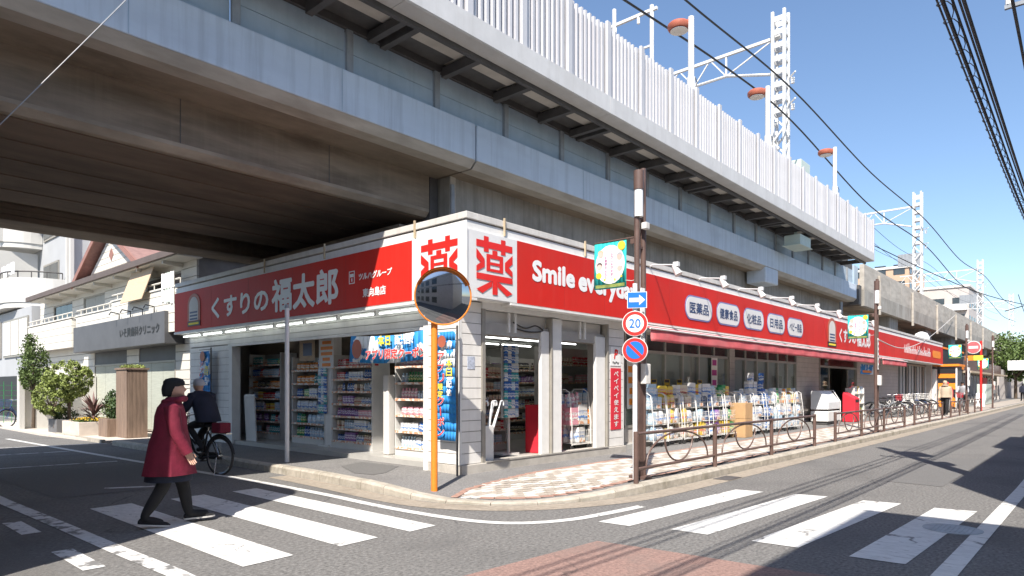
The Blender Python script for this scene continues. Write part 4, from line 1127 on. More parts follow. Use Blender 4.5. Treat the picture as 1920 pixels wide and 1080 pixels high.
# red cabinet, mat, umbrella stand
c_ = MB(); c_.box(2.62,3.3,0.5,0.9,0.222,1.15); tag(c_.build('red_cabinet', M['redcloth'], bevel=0.02), 'red cabinet just inside between the two side doors', 'cabinet')
c_ = MB(); c_.box(0.7,2.0,0.35,1.2,0.222,0.232); tag(c_.build('door_mat', M['mat_dark']), 'dark door mat inside the first side door', 'mat')
us = thing('umbrella_stand', (0.72,0.2,0.275), 'light metal umbrella stand at the edge of the first side door', 'umbrella stand')
MB().box(0.60,0.84,0.06,0.26,0.276,0.86).build('bin', M['cart'], us, bevel=0.01)
MB().box(0.615,0.825,0.075,0.245,0.861,0.866).build('opening', M['black'], us)
def umb(x, y, tilt):
    t = thing('umbrella', (x,y,0.6), 'clear white plastic umbrella standing handle up in the stand', 'umbrella', 'umbrellas in the stand')
    MB().cyl((x,y,0.62),(x+tilt*0.5,y-0.02,1.12),0.032,0.018,8).build('canopy', M['umbrella_plastic'], t, smooth=True)
    p = Vector((x+tilt*0.5,y-0.02,1.12)); pts = [p, p+Vector((tilt*0.1,0,0.1))]
    for k in range(7):
        a = math.pi*k/6; pts.append(p+Vector((tilt*0.1+0.04-0.04*math.cos(a),0,0.1+0.045*math.sin(a))))
    pts.append(p+Vector((tilt*0.1+0.08,0,0.06)))
    MB().tube(pts,0.011,6).build('handle', M['umbrella_plastic'], t, smooth=True)
for x, y, tl in ((0.64,0.12,0.02),(0.69,0.2,0.1),(0.72,0.1,0.15),(0.77,0.19,0.3),(0.79,0.12,0.42),(0.66,0.22,0.05)): umb(x, y, tl)

# ------------------------------------------------------------ wire carts in front of the windows
def wire_cart(loc, label):
    t = thing('wire_cart', loc, label, 'cart'); local(t); w, d, h = 0.33, 0.24, 1.22
    fr = MB()
    for sx in (-1, 1):
        fr.tube([(sx*w,-d,0.1),(sx*w,-d,0.55),(sx*w*0.97,-d*0.7,h-0.06),(sx*w*0.97,-d*0.3,h),(sx*w*0.97,d*0.8,h),(sx*w,d,h-0.08),(sx*w,d,0.1)],0.011,5)
    fr.tube([(-w,d,h-0.05),(w,d,h-0.05)],0.01,5); fr.tube([(-w,-d,0.12),(w,-d,0.12)],0.01,5); fr.tube([(-w,d,0.12),(w,d,0.12)],0.01,5)
    fr.build('frame', M['cart'], t, smooth=True)
    for z0, hh, dep in ((0.14,0.25,0.0),(0.5,0.24,0.03),(0.85,0.26,0.07)):
        b_ = MB(); y0 = -d+dep
        for z in (z0, z0+hh*0.5, z0+hh):
            b_.tube([(-w,y0,z),(w,y0,z),(w,d,z),(-w,d,z)],0.003,4,closed=True)
        for i in range(9):
            x = -w+2*w*i/8; b_.tube([(x,y0,z0+hh),(x,y0,z0),(x,d,z0)],0.0025,4)
        for i in range(6):
            y = y0+(d-y0)*(i+0.5)/6
            b_.tube([(-w,y,z0+hh),(-w,y,z0),(w,y,z0),(w,y,z0+hh)],0.0025,4)
        b_.build('basket', M['cart'], t)
        MB().box(-w*0.25,w*0.3,y0-0.012,y0-0.008,z0+hh*0.1,z0+hh*0.42).build('price_card', M['price'], t)
    for sx in (-1, 1):
        for sy in (-1, 1):
            MB().cyl((sx*w*0.9-0.012,sy*d*0.85,0.045),(sx*w*0.9+0.012,sy*d*0.85,0.045),0.045,n=12).build('caster', M['rubber'], t)
    return t
def load_cart(x, y, z, seed, where, cols, kinds=(0,2,2,3)):
    rng = random.Random(seed)
    for z0, room in ((0.15,0.3),(0.51,0.3),(0.86,0.32)):
        xx = -0.27
        while xx < 0.25:
            k = rng.choice(kinds); i = rng.choice(cols); s = (rng.uniform(1.5,1.75) if k == 0 else rng.uniform(1.25,1.5)) if k != 3 else rng.uniform(1.05,1.25)
            w = (0.09,0.08,0.17,0.25)[k]*s
            if xx+w > 0.33: break
            for yy in ((-0.13, 0.06) if z0 < 0.8 else (-0.06, 0.1)):
                product(k, i, (x+xx+w/2+rng.uniform(-0.01,0.01), y+yy, z+z0+0.005), rng.uniform(-0.2,0.2), (s, s, s*rng.uniform(0.85,1.25)), where)
            xx += w*1.03
carts = [(6.25,0.2,'empty-looking wire cart of white mesh beside the sign pole',(0,9)),(6.98,0.22,'wire cart of yellow and white packets',(4,0)),(7.7,0.18,'wire cart stacked with cream packets',(10,4,0)),
         (8.42,0.2,'wire cart with yellow boxes and pale blue packs',(4,9,0)),(9.15,0.12,'wire cart with blue and violet packs',(2,8,9,0)),(9.9,0.1,'wire cart with lime yellow bags',(4,3,0)),
         (11.0,0.1,'wire cart of white tissue packs beside the cardboard boxes',(0,9)),(11.75,0.05,'wire cart piled with white kitchen rolls',(0,)),(12.55,0.02,'wire cart of blue and white packs',(2,0,2)),
         (13.35,0.0,'wire cart of pale packs next to the blue ones',(9,0,3)),(14.15,0.0,'wire cart of orange and white packs',(7,0,9)),(14.95,0.0,'last wire cart of the window row holding clear bags',(0,9,4))]
c0 = None
for n_, (x, y, lab, cl) in enumerate(carts):
    z = hz(x, y)+0.002
    if c0 is None: c0 = wire_cart((x,y,z), lab)
    else: copy_tree(c0, (x,y,z), 0, label=lab)
    load_cart(x, y, z, 50+n_, 'in the carts before the windows', cl, (3,2,0) if n_ > 4 else (0,2,2))
for x, lab in ((3.78,'wire cart of pink packs inside the second side door'),(4.42,'wire cart of blue and orange packs inside the second side door')):
    copy_tree(c0, (x,0.62,0.223), 0, label=lab); load_cart(x, 0.62, 0.223, int(x*10), 'in the carts inside the second side door', (5,5,0) if x < 4 else (2,7,9))
for z, s in ((0.133,0.5),(0.64,0.42)):
    bb = thing('cardboard_box', (10.45,-0.15,z), 'brown cardboard carton standing on the pavement by the carts' if z < 0.3 else 'brown cardboard carton stacked on another by the carts', 'box')
    MB().box(10.2,10.7,-0.38,0.05,z,z+s).build('carton', M['cardboard'], bb, bevel=0.006)
    MB().box(10.42,10.48,-0.3805-0.001,0.051,z+s*0.98,z+s+0.001).build('tape', M['bamboo'], bb)
# tall piles of white packs and small posters on the window
for k, (x, z) in enumerate(((11.6,1.28),(11.95,1.28),(11.75,1.53),(12.5,1.28),(12.55,1.53))):
    product(3, 0 if k < 3 else 2, (x,0.1,z+0.09), 0.1*k, 1.15, 'piled on top of the wire carts')
rng = random.Random(77)
for n_, (x, y, lab, cl) in enumerate(carts):
    for q in range(3):
        product(2 if n_ < 6 else 3, rng.choice(cl), (x-0.2+0.2*q+rng.uniform(-0.03,0.03), y+0.05, 0.135+1.08+rng.uniform(0,0.05)), rng.uniform(-0.4,0.4), (1.15,1.1,rng.uniform(0.9,1.5)) if n_ < 6 else (0.85,1.0,rng.uniform(0.6,0.9)), 'heaped on the carts before the windows')
for k, x in enumerate((7.0,7.65,8.3,9.45)):
    poster('window_poster',(x,0.56,1.5),EX,0.26,0.36,'flower','small brown and yellow poster standing against the shop window behind the carts',3)['group'] = 'small posters at the shop window'
poster('tall_poster',(10.35,0.56,1.75),EX,0.38,1.1,'paper','tall pale poster at the shop window near the greige column',4)
poster('tall_poster',(5.95,0.54,1.65),EX,0.4,1.3,'offwhite','tall poster at the edge of the shop windows behind the sign pole',5)
# covered display, red bin, white rack near the entrance
ds = thing('covered_display', (18.6,-0.1,0.135), 'white display stand with a clear sloped cover before the shop entrance wall', 'display')
MB().box(17.9,19.3,-0.25,0.35,0.25,0.62).build('lower_box', M['frame_white'], ds, bevel=0.02)
MB().ext([(17.9,-0.25,0.68),(17.9,-0.25,0.95),(17.9,0.05,1.35),(17.9,0.35,1.35),(17.9,0.35,0.68)],(1.4,0,0)).build('hood', M['umbrella_plastic'], ds, bevel=0.02)
MB().box(17.95,19.25,-0.2,0.3,0.15,0.249).build('base', M['dark_steel'], ds)
MB().tube([(19.36,-0.25,0.2),(19.36,-0.25,0.95),(19.36,0.0,1.36),(19.36,0.3,1.36),(19.36,0.35,0.2)],0.02,6).build('side_frame', M['cart'], ds)
rb = thing('red_bin', (20.9,-0.25,0.135), 'bright red bin with a sloped top beside the covered display', 'bin')
MB().ext([(20.55,-0.45,0.14),(20.55,-0.45,1.05),(20.55,0.0,1.3),(20.55,0.0,0.14)],(0.65,0,0)).build('body', M['redcloth'], rb, bevel=0.02)
MB().box(20.65,21.1,-0.455,-0.45,0.9,1.0).build('slot', M['black'], rb)
wr = thing('leaflet_rack', (22.4,-0.1,0.135), 'white rack of leaflets and bottles beside the red bin', 'rack')
for x in (21.7,22.4,23.1): MB().box(x,x+0.04,-0.15,0.2,0.14,1.45).build('upright', M['cart'], wr)
for z in (0.35,0.8,1.2): MB().box(21.742,23.1,-0.16,0.2,z,z+0.03).build('shelf', M['cart'], wr)
for z in (0.385,0.835,1.235):
    rng = random.Random(int(z*100)); x = 21.8
    while x < 23.05:
        product(rng.choice((0,2)), rng.choice((0,9,4,3)), (x,-0.02,z), 0, 1.15, 'on the leaflet rack by the entrance'); x += 0.17
hb = thing('entrance_pennant', (23.3,-0.2,1.85), 'blue patterned cloth pennant hanging under the awning at the entrance', 'banner')
MB().box(22.3,24.3,-0.22,-0.212,2.02,2.42).build('cloth', M['banner_blue'], hb)
MB().box(22.6,24.0,-0.224,-0.221,2.08,2.18).build('print', M['orange'], hb)
# ------------------------------------------------------------ street furniture
# convex mirror on its orange post
mr = thing('traffic_mirror', (-1.08,-0.62,hz(-1.08,-0.62)), 'round convex traffic mirror with orange rim on an orange post at the corner', 'traffic mirror')
MB().cyl((-1.08,-0.62,0.0),(-1.08,-0.62,2.72),0.046,n=16).build('post', M['orange_pole'], mr, smooth=True)
nd = Vector((-0.62,-0.78,-0.08)).normalized()
mc = Vector((-1.0,-0.70,2.735)) + nd*0.10
ra = nd.cross(EZ).normalized(); rb_ = ra.cross(nd).normalized()
def cap(mb, c, nrm, a, b_, R, bulge, n=40, rings=8):
    vs = [c + nrm*bulge]; fs = []
    for r in range(1, rings+1):
        t = r/rings; rad = R*t; hgt = bulge*(1-t*t)
        for i in range(n):
            q = 2*math.pi*i/n; vs.append(c + a*(math.cos(q)*rad) + b_*(math.sin(q)*rad) + nrm*hgt)
    for i in range(n): fs.append((0, 1+i, 1+(i+1) % n))
    for r in range(rings-1):
        for i in range(n):
            k = 1+r*n; fs.append((k+i, k+n+i, k+n+(i+1) % n, k+(i+1) % n))
    return mb.add(vs, fs)
cap(MB(), mc, nd, ra, rb_, 0.375, 0.055).build('mirror_face', M['mirror'], mr, smooth=True)
cap(MB(), mc-nd*0.012, -nd, ra, rb_, 0.37, 0.05).build('back_shell', M['orange_pole'], mr, smooth=True)
MB().tube([mc + ra*(0.382*math.cos(2*math.pi*i/48)) + rb_*(0.382*math.sin(2*math.pi*i/48)) for i in range(48)],0.011,8,closed=True).build('rim', M['orange_pole'], mr, smooth=True)
hd = MB(); n_ = 20
for i in range(n_):
    t0 = math.radians(25+130*i/n_); t1 = math.radians(25+130*(i+1)/n_)
    P = lambda t, o: mc + ra*(0.392*math.cos(t)) + rb_*(0.392*math.sin(t)) + nd*o
    hd.add([P(t0,-0.03),P(t1,-0.03),P(t1,0.09),P(t0,0.09)],[(0,1,2,3)])
hd.build('hood', M['orange_pole'], mr, smooth=True)
MB().beam((-1.08,-0.62,2.70), mc-nd*0.05, 0.05,0.05).build('clamp', M['steel_gray'], mr)
# bare white pole
wp = thing('white_pole', (-0.88,3.61,0.13), 'bare white pole with a grey cap on the shaded pavement', 'pole')
MB().cyl((-0.88,3.61,0.1),(-0.88,3.61,2.93),0.04,n=14).build('shaft', M['white_pole'], wp, smooth=True)
MB().cyl((-0.88,3.61,2.93),(-0.88,3.61,3.0),0.045,0.03,14).build('cap', M['steel_gray'], wp, smooth=True)

# banners that hang from the lamp poles
def pole_banner(x, y, z, full, label):
    t = thing('pole_banner', (x,y,z), label, 'banner', 'teal shopping street banners')
    w, h = 0.58, 0.72; n = 8
    def sheet(mb, y0, y1, z0, z1, off):
        for i in range(n):
            a = y0+(y1-y0)*i/n; c = y0+(y1-y0)*(i+1)/n
            f = lambda q, zz: x - off + 0.02*math.sin((q-y)*7)*(z+h-zz)/h
            mb.add([(f(a,z0),a,z0),(f(c,z0),c,z0),(f(c,z1),c,z1),(f(a,z1),a,z1)],[(0,1,2,3)])
    mb = MB(); sheet(mb, y, y+w, z, z+h, 0.0); o = mb.build('cloth', M['teal'], t, smooth=True); sd = o.modifiers.new('s','SOLIDIFY'); sd.thickness = 0.003
    cy = y+w/2; cz = z+h*0.52
    F = lambda q, zz, off: (x - off - 0.004 + 0.02*math.sin((q-y)*7)*(z+h-zz)/h, q, zz)
    def blob(name, qy, qz, r, r2, m, off, k=20):
        vs = [F(qy,qz,off)]+[F(qy+r*math.cos(2*math.pi*i/k), qz+r2*math.sin(2*math.pi*i/k), off) for i in range(k)]
        MB().add(vs, [(0,1+i,1+(i+1) % k) for i in range(k)]).build(name, M[m], t, recalc=False)
    blob('white_disc', cy, cz, 0.265, 0.30, 'paper', 0.002)
    for (dy, dz, hr) in ((0.17,0.17,'bamboo'),(-0.17,0.10,'greycloth'),(0.19,-0.02,'hair_dk'),(-0.17,-0.07,'hair_dk')):
        blob('drawn_hair', cy+dy, cz+dz+0.018, 0.052, 0.05, hr, 0.004, 12); blob('drawn_face', cy+dy, cz+dz-0.008, 0.046, 0.044, 'pinkface', 0.006, 12)
    blob('drawn_flower', y+0.08, z+h-0.08, 0.07, 0.07, 'flower', 0.006, 10); blob('drawn_flower', cy+0.2, cz-0.16, 0.05, 0.05, 'flower', 0.006, 10)
    for dy, dz in ((0.1,-0.23),(-0.08,-0.24),(-0.2,-0.2)): blob('drawn_flower', cy+dy, cz+dz, 0.02, 0.02, 'flower', 0.006, 8)
    tx = MB(); put_vert(tx,'いらっしゃいませ',(x-0.026,cy-0.045,cz+0.02),-EY,EZ,0.04,0.04,0.052,0.01); put_vert(tx,'笑顔あふれる',(x-0.026,cy+0.065,cz-0.03),-EY,EZ,0.042,0.04,0.052,0.01)
    tx.build('lettering', M['magenta'], t, recalc=False)
    mb = MB(); sheet(mb, y+0.03, y+w-0.03, z+0.02, z+0.07, 0.005); mb.build('bottom_strip', M['leaf_y'], t)
    MB().cyl((x,y-0.18,z+h+0.012),(x,y+w,z+h+0.012),0.012,n=8).build('rod', M['brown'], t)
    MB().tube([(x,y-0.2,z+0.1),(x,y-0.1,z+0.08),(x,y+0.01,z+0.1)],0.006,5).build('cord', M['wire_w'], t)
    return t

def lamp_pole(x, y, label, plate, box=True, low=1):
    z0 = 0.12
    t = thing('street_lamp', (x,y,z0), label, 'street lamp', 'twin-pipe street lamps'); local(t)
    for dx, h in ((-0.09,4.55),(0.09,4.66)):
        MB().cyl((dx,0,0),(dx,0,h),0.042,n=14).build('pipe', M['brown'], t, smooth=True)
    if low: MB().box(-0.05,0.05,-0.03,0.03,0.01,1.9).build('web_plate', M['brown'], t)
    for z in (0.5,1.3,3.46,3.9): MB().beam((-0.09,0,z),(0.09,0,z),0.035,0.035).build('rung', M['brown'], t)
    MB().cyl((-0.09,-0.03,4.3),(-0.09,-0.03,4.58),0.075,n=16).build('lamp_cap', M['brown'], t, smooth=True)
    MB().cyl((-0.09,-0.03,3.90),(-0.09,-0.03,4.299),0.065,n=16).build('lamp_glass', M['lampglass'], t, smooth=True)
    MB().box(-0.05,0.06,-0.13,-0.045,3.72,3.82).build('speaker', M['offwhite'], t, bevel=0.01)
    MB().beam((-0.09,-0.02,3.55),(-0.09,0.1,3.55),0.05,0.07).build('banner_bracket', M['brown'], t)
    pl_ = MB().box(-0.055,0.055,-0.052,-0.046,1.9,2.85).build('name_plate', M['paper'], t)
    put_vert(MB(), plate, (0,-0.055,2.38), EX, EZ, 0.075, 0.085, 0.92/len(plate), 0.01).build('lettering', M['letter_black'], pl_, recalc=False)
    MB().obox((-0.0,0,2.38),(0.003,0,0),(0,0.055,0),(0,0,0.47)).build('name_plate', M['paper'], t)
    if box: MB().box(-0.07,0.07,-0.14,-0.045,1.42,1.72).build('meter_box', M['offwhite'], t, bevel=0.01)
    MB().cyl((0,0,0.0),(0,0,0.05),0.17,n=16).build('foot', M['brown'], t)
    return t
lp = lamp_pole(1.50,-2.32,'brown twin-pipe street lamp with banner beside the speed limit sign','東向島商店会')
for (x, y, lab) in ((15.2,-2.4,'brown twin-pipe street lamp, second along the kerb, near the shop entrance'),(34.3,-2.3,'brown twin-pipe street lamp with white boards, third along the kerb'),(44.6,-2.4,'brown twin-pipe street lamp beside the red sign post')):
    copy_tree(lp, (x,y,0.12), 0, label=lab)
pole_banner(1.5,-2.08,3.02,True,'teal banner with white disc and drawn faces on the first street lamp')
pole_banner(15.1,-2.2,2.98,True,'teal banner with white disc on the second street lamp')
pole_banner(34.2,-2.1,2.98,True,'teal banner with white disc on the third street lamp')
pole_banner(44.5,-2.2,2.6,True,'teal banner with white disc on the street lamp by the red sign post')
wb = MB(); wb.box(34.0,34.6,-2.42,-2.38,1.55,2.5); o = tag(wb.build('notice_board', M['paper']), 'white board with two dark squares on the third street lamp', 'board')
for z in (1.85,2.2): MB().box(34.2,34.4,-2.424,-2.421,z,z+0.14).build('square_print', M['black'], o)
wb = MB(); wb.box(15.08,15.32,-2.47,-2.455,1.55,1.85); o = tag(wb.build('notice_plate', M['paper']), 'small white notice plate on the second street lamp', 'plate')
MB().box(15.12,15.2,-2.473,-2.471,1.6,1.66).build('print', M['leaf'], o)
wb = MB(); wb.obox((44.55,-2.5,1.5),(0.2,0,0),(0,0.01,0),(0,0,0.2)); tag(wb.build('notice_plate', M['pinkface']), 'small pink notice plate on the street lamp by the red post', 'plate')

# traffic signs on a white pole
ts = thing('traffic_sign_post', (1.22,-2.40,0.12), 'white sign pole carrying a one-way arrow, a speed limit and a no-parking disc', 'traffic sign')
MB().cyl((1.22,-2.40,0.1),(1.22,-2.40,3.0),0.035,n=14).build('pole', M['white_pole'], ts, smooth=True)
n2 = Vector((-0.86,-0.5,0)).normalized(); sa = n2.cross(EZ); sa = -sa if sa.dot(EX) < 0 else sa
base = Vector((1.22,-2.40,0)) + n2*0.055
def disc(name, z, r, m, off, par=ts, k=32):
    return MB().ext(disc_pts(base + n2*off + EZ*z, sa, EZ, r, k), n2*0.004).build(name, M[m], par)
for z in (2.415, 2.03): disc('sign_disc', z, 0.183, 'paper', 0.0); disc('red_ring', z, 0.174, 'sign_red', 0.005)
disc('white_field', 2.415, 0.128, 'paper', 0.0105)
put_text(MB(),'20',base+n2*0.0165+EZ*2.415,sa,EZ,0.165,0.135,0.02).build('lettering',M['sign_blue'],ts,recalc=False)
disc('blue_field', 2.03, 0.128, 'sign_blue', 0.0105)
d_ = (sa*0.7071 - EZ*0.7071); e_ = (sa*0.7071 + EZ*0.7071)
MB().obox(base+n2*0.017+EZ*2.03, d_*0.132, e_*0.02, n2*0.001).build('red_bar', M['sign_red'], ts)
MB().obox(base+n2*0.002+EZ*2.755+sa*0.03, sa*0.14, EZ*0.118, n2*0.002).build('arrow_plate', M['paper'], ts)
MB().obox(base+n2*0.0055+EZ*2.755+sa*0.03, sa*0.132, EZ*0.11, n2*0.001).build('blue_field', M['sign_blue'], ts)
ac = base+n2*0.009+EZ*2.755+sa*0.03
MB().sheet([ac+sa*q[0]+EZ*q[1] for q in ((-0.11,-0.03),(0.03,-0.03),(0.03,-0.075),(0.115,0),(0.03,0.075),(0.03,0.03),(-0.11,0.03))]).build('arrow', M['paper'], ts)
for z in (2.03,2.415,2.755): MB().obox(Vector((1.22,-2.40,z))+n2*0.03, sa*0.05, EZ*0.02, n2*0.022).build('clamp', M['steel_gray'], ts)
# far red post
fr_ = thing('no_entry_sign', (38.6,-2.45,0.13), 'round no-entry sign on a bright red post down the pavement', 'traffic sign')
MB().cyl((38.6,-2.45,0.1),(38.6,-2.45,4.1),0.06,n=10).build('post', M['sign_red'], fr_, smooth=True)
MB().ext(disc_pts((38.53,-2.1,3.75),-EY,EZ,0.37,24),(-0.01,0,0)).build('sign_disc', M['paper'], fr_)
MB().ext(disc_pts((38.515,-2.1,3.75),-EY,EZ,0.33,24),(-0.008,0,0)).build('red_disc', M['awning'], fr_)
MB().box(38.50,38.506,-2.32,-1.88,3.68,3.82).build('white_bar', M['paper'], fr_)
MB().box(38.5,38.52,-2.1,-1.7,3.0,3.28).build('sub_plate', M['orange'], fr_); MB().box(38.5,38.52,-2.56,-2.11,3.0,3.28).build('sub_plate', M['yellow'], fr_)

# railings
def bay(t, x0, x1, y, z):
    L = x1-x0; P = 0.02
    MB().cyl((x0,y,z+0.70),(x1,y,z+0.70),0.024,n=10).build('top_rail', M['brown'], t, smooth=True)
    MB().cyl((x0,y,z+0.20),(x1,y,z+0.20),0.022,n=10).build('bottom_rail', M['brown'], t, smooth=True)
    cx_ = (x0+x1)/2; a = L*0.40
    MB().tube([(cx_-a*math.cos(math.pi*i/20), y, z+0.2+0.475*math.sin(math.pi*i/20)**0.9) for i in range(21)],0.014,8).build('arch', M['brown'], t, smooth=True)
    b_ = L*0.18
    MB().tube([(cx_-b_*math.cos(math.pi*i/16), y, z+0.2+0.38-0.36*math.sin(math.pi*i/16)) for i in range(17)],0.014,8).build('loop', M['brown'], t, smooth=True)
def railing(xs, y, label):
    t = thing('railing', (xs[0],y,0.13), label, 'railing', 'brown pavement railings')
    for x in xs: MB().cyl((x,y,0.1),(x,y,0.13+0.735),0.036,n=12).build('post', M['brown'], t, smooth=True)
    for a, c in zip(xs, xs[1:]): bay(t, a+0.03, c-0.03, y, 0.13)
    return t
railing([1.0,3.57,6.18,8.86], -2.55, 'brown railing with arch motifs starting at the speed limit sign')
railing([10.46,12.9,15.45,18.3], -2.55, 'brown railing with arch motifs around the second street lamp')
railing([19.9,22.7,25.5], -2.55, 'brown railing with arch motifs beside the parked bicycles')
railing([27.6,30.1,32.8], -2.55, 'brown railing with arch motifs before the walking couple')
railing([35.2,37.6], -2.55, 'short brown railing past the third street lamp')

# advertising flags
def nobori(y0, y1, z0, z1, x, label, pole_y):
    t = thing('advertising_flag', (x,pole_y,0.13), label, 'flag', 'blue advertising flags')
    n = 12; mb = MB(); w = y1-y0
    F = lambda q, zz: x+0.02*math.sin((zz-z0)*4.0+(q-y0)*5)
    for i in range(6):
        for j in range(n):
            a = y0+w*i/6; c = y0+w*(i+1)/6; p = z0+(z1-z0)*j/n; q = z0+(z1-z0)*(j+1)/n
            mb.add([(F(a,p),a,p),(F(c,p),c,p),(F(c,q),c,q),(F(a,q),a,q)],[(0,1,2,3)])
    o = mb.build('cloth', M['banner_blue'], t, smooth=True); sd = o.modifiers.new('s','SOLIDIFY'); sd.thickness = 0.003
    h = z1-z0
    MB().ext(disc_pts((x-0.03,y1-w*0.35,z1-h*0.09),-EY,EZ,w*0.22,16),(-0.002,0,0)).build('emblem', M['orange_lamp'], t)
    tx = MB(); put_vert(tx,'アプリ',(x-0.034,y1-w*0.3,z1-h*0.33),-EY,EZ,w*0.4,h*0.085,h*0.095,0.05); put_vert(tx,'クーポン',(x-0.034,y1-w*0.3,z1-h*0.78),-EY,EZ,w*0.4,h*0.085,h*0.095,0.05); tx.build('lettering_edge', M['letter_white'], t, recalc=False)
    tx = MB(); put_vert(tx,'アプリ',(x-0.037,y1-w*0.3,z1-h*0.33),-EY,EZ,w*0.38,h*0.08,h*0.095,0.015); put_vert(tx,'クーポン',(x-0.037,y1-w*0.3,z1-h*0.78),-EY,EZ,w*0.38,h*0.08,h*0.095,0.015); tx.build('lettering', M['sign_red'], t, recalc=False)
    tx = MB(); put_vert(tx,'限定',(x-0.036,y1-w*0.28,z1-h*0.54),-EY,EZ,w*0.3,h*0.06,h*0.065,0.03); put_vert(tx,'本日',(x-0.036,y0+w*0.25,z1-h*0.33),-EY,EZ,w*0.32,h*0.075,h*0.085,0.03); tx.build('lettering', M['yellow'], t, recalc=False)
    tx = MB(); put_vert(tx,'配信',(x-0.036,y0+w*0.25,z1-h*0.52),-EY,EZ,w*0.28,h*0.065,h*0.075,0.03); tx.build('lettering', M['letter_white'], t, recalc=False)
    MB().cyl((x,pole_y,0.13),(x,pole_y,z1+0.08),0.017,n=8).build('pole', M['dark_steel'], t)
    MB().cyl((x,y0-0.05,z1+0.04),(x,y1+0.02,z1+0.04),0.008,n=6).build('arm', M['dark_steel'], t)
nobori(-0.05,0.38,0.66,2.36,-0.14,'blue vertical advertising flag hanging on the corner pier behind the orange post',-0.09)
nobori(8.85,9.45,0.95,2.38,0.05,'smaller blue vertical flag on the far end wall of the open front',8.82)
hb = thing('coupon_banner', (0.15,2.0,2.0), 'blue horizontal cloth banner with coupon lettering across the open front', 'banner')
mb = MB(); n = 16
def hf(q, zz): return 0.16+0.03*math.sin(q*4+zz*3)
for i in range(n):
    a = 0.86+2.3*i/n; c = 0.86+2.3*(i+1)/n; sag = lambda q: 0.05*math.sin((q-0.86)/2.3*math.pi)
    mb.add([(hf(a,1.95),a,1.97-sag(a)),(hf(c,1.95),c,1.97-sag(c)),(hf(c,2.4),c,2.46-sag(c)),(hf(a,2.4),a,2.46-sag(a))],[(0,1,2,3)])
o = mb.build('cloth', M['banner_blue'], hb, smooth=True); sd = o.modifiers.new('s','SOLIDIFY'); sd.thickness = 0.003
put_text(MB(),'アプリ限定クーポン',(0.108,1.75,2.08),-EY,EZ,1.7,0.2,0.06).build('lettering_edge',M['letter_white'],hb,recalc=False)
put_text(MB(),'アプリ限定クーポン',(0.104,1.75,2.08),-EY,EZ,1.68,0.185,0.025).build('lettering',M['sign_red'],hb,recalc=False)
put_text(MB(),'本日',(0.106,2.05,2.32),-EY,EZ,0.36,0.19,0.04).build('lettering',M['yellow'],hb,recalc=False)
put_text(MB(),'配信!',(0.106,1.5,2.32),-EY,EZ,0.5,0.18,0.03).build('lettering',M['letter_white'],hb,recalc=False)
MB().ext(disc_pts((0.118,2.88,2.2),-EY,EZ,0.15,16,0.18),(-0.002,0,0)).build('emblem', M['orange_lamp'], hb)

# overhead telephone cables along the street
for k, (dy, dz, r) in enumerate(((-0.13,0,0.014),(-0.095,0.035,0.009),(-0.05,0.06,0.010),(0.0,0.03,0.015),(0.05,0.09,0.008))):
    wire('telephone_cable', [(-22,-6.62+dy,4.95+dz),(-10,-6.6+dy,4.6+dz),(0,-6.55+dy,4.4+dz),(8,-6.5+dy,4.42+dz),(20,-6.45+dy,4.75+dz),(34,-6.4+dy,5.3+dz)], r, 'black telephone cable of the bundle sagging along the street edge', group='telephone cable bundle')
cp = resample(crom([(-10,-6.6,4.6),(0,-6.55,4.4),(8,-6.5,4.42),(20,-6.45,4.75)],60),0.035)
hx = [(p.x, p.y-0.005+0.045*math.cos(i*0.7), p.z+0.015+0.05*math.sin(i*0.7)) for i, p in enumerate(cp) if -4 < p.x < 16]
tag(MB().tube(hx,0.004,4).build('cable_spiral', M['wire']), 'spiral hanger wound around the black telephone cables', 'cable')
for k, (dy, dz) in enumerate(((0,0),(0.03,0.25),(0.07,0.5))):
    wire('power_cable', [(-20,-6.75+dy,6.6+dz),(3.8,-6.68+dy,6.0+dz),(16,-6.5+dy,5.7+dz),(34,-6.4+dy,6.2+dz)], 0.016, 'black power cable above the telephone bundle', group='power cables above the street edge')
up = thing('utility_pole', (3.9,-7.15,0), 'grey concrete utility pole with crossarm and insulators at the street edge', 'utility pole')
MB().cyl((3.9,-7.15,0),(3.9,-7.15,9.5),0.16,0.11,16).build('shaft', M['concrete_lt'], up, smooth=True)
MB().beam((3.9,-7.5,6.6),(3.9,-6.5,6.6),0.05,0.05).build('crossarm', M['steel_gray'], up)
for y in (-6.9,-6.72,-6.54): MB().cyl((3.9,y,6.63),(3.9,y,6.78),0.035,n=8).build('insulator', M['lampglass'], up)
MB().cyl((3.9,-7.45,7.4),(3.9,-7.45,8.3),0.26,n=16).build('transformer', M['steel_gray'], up)
MB().box(3.75,4.05,-7.45,-7.3,5.2,5.8).build('cable_box', M['steel_gray'], up, bevel=0.02)
wire('service_cable', [(15.2,-2.4,2.95),(24,-1.5,3.1),(40,0.2,4.6),(58,1.45,7.4)], 0.018, 'pale service cable rising from the second street lamp to the viaduct', 'wire_w')
wire('span_wire', [(45,-3,6.3),(58,-9,9.5),(70,-16,13)], 0.03, 'thin black span wire crossing the street in the distance')
for k, (y0, z0, z1) in enumerate(((-4.2,8.2,9.4),(-3.6,7.4,8.8),(-4.6,9.4,10.6))):
    wire('far_cable', [(46,y0,z0),(62,y0+0.6,(z0+z1)/2-0.9),(80,y0+1.4,z1),(104,y0+2.2,z1-1.0),(130,y0+3.4,z1)], 0.022, 'thin black cable strung above the far pavement', group='cables above the far pavement')
wire('far_cable', [(40,4.0,11.0),(56,-1.0,8.6),(74,-7.0,8.0)], 0.03, 'black cable slanting from the viaduct across the far street')
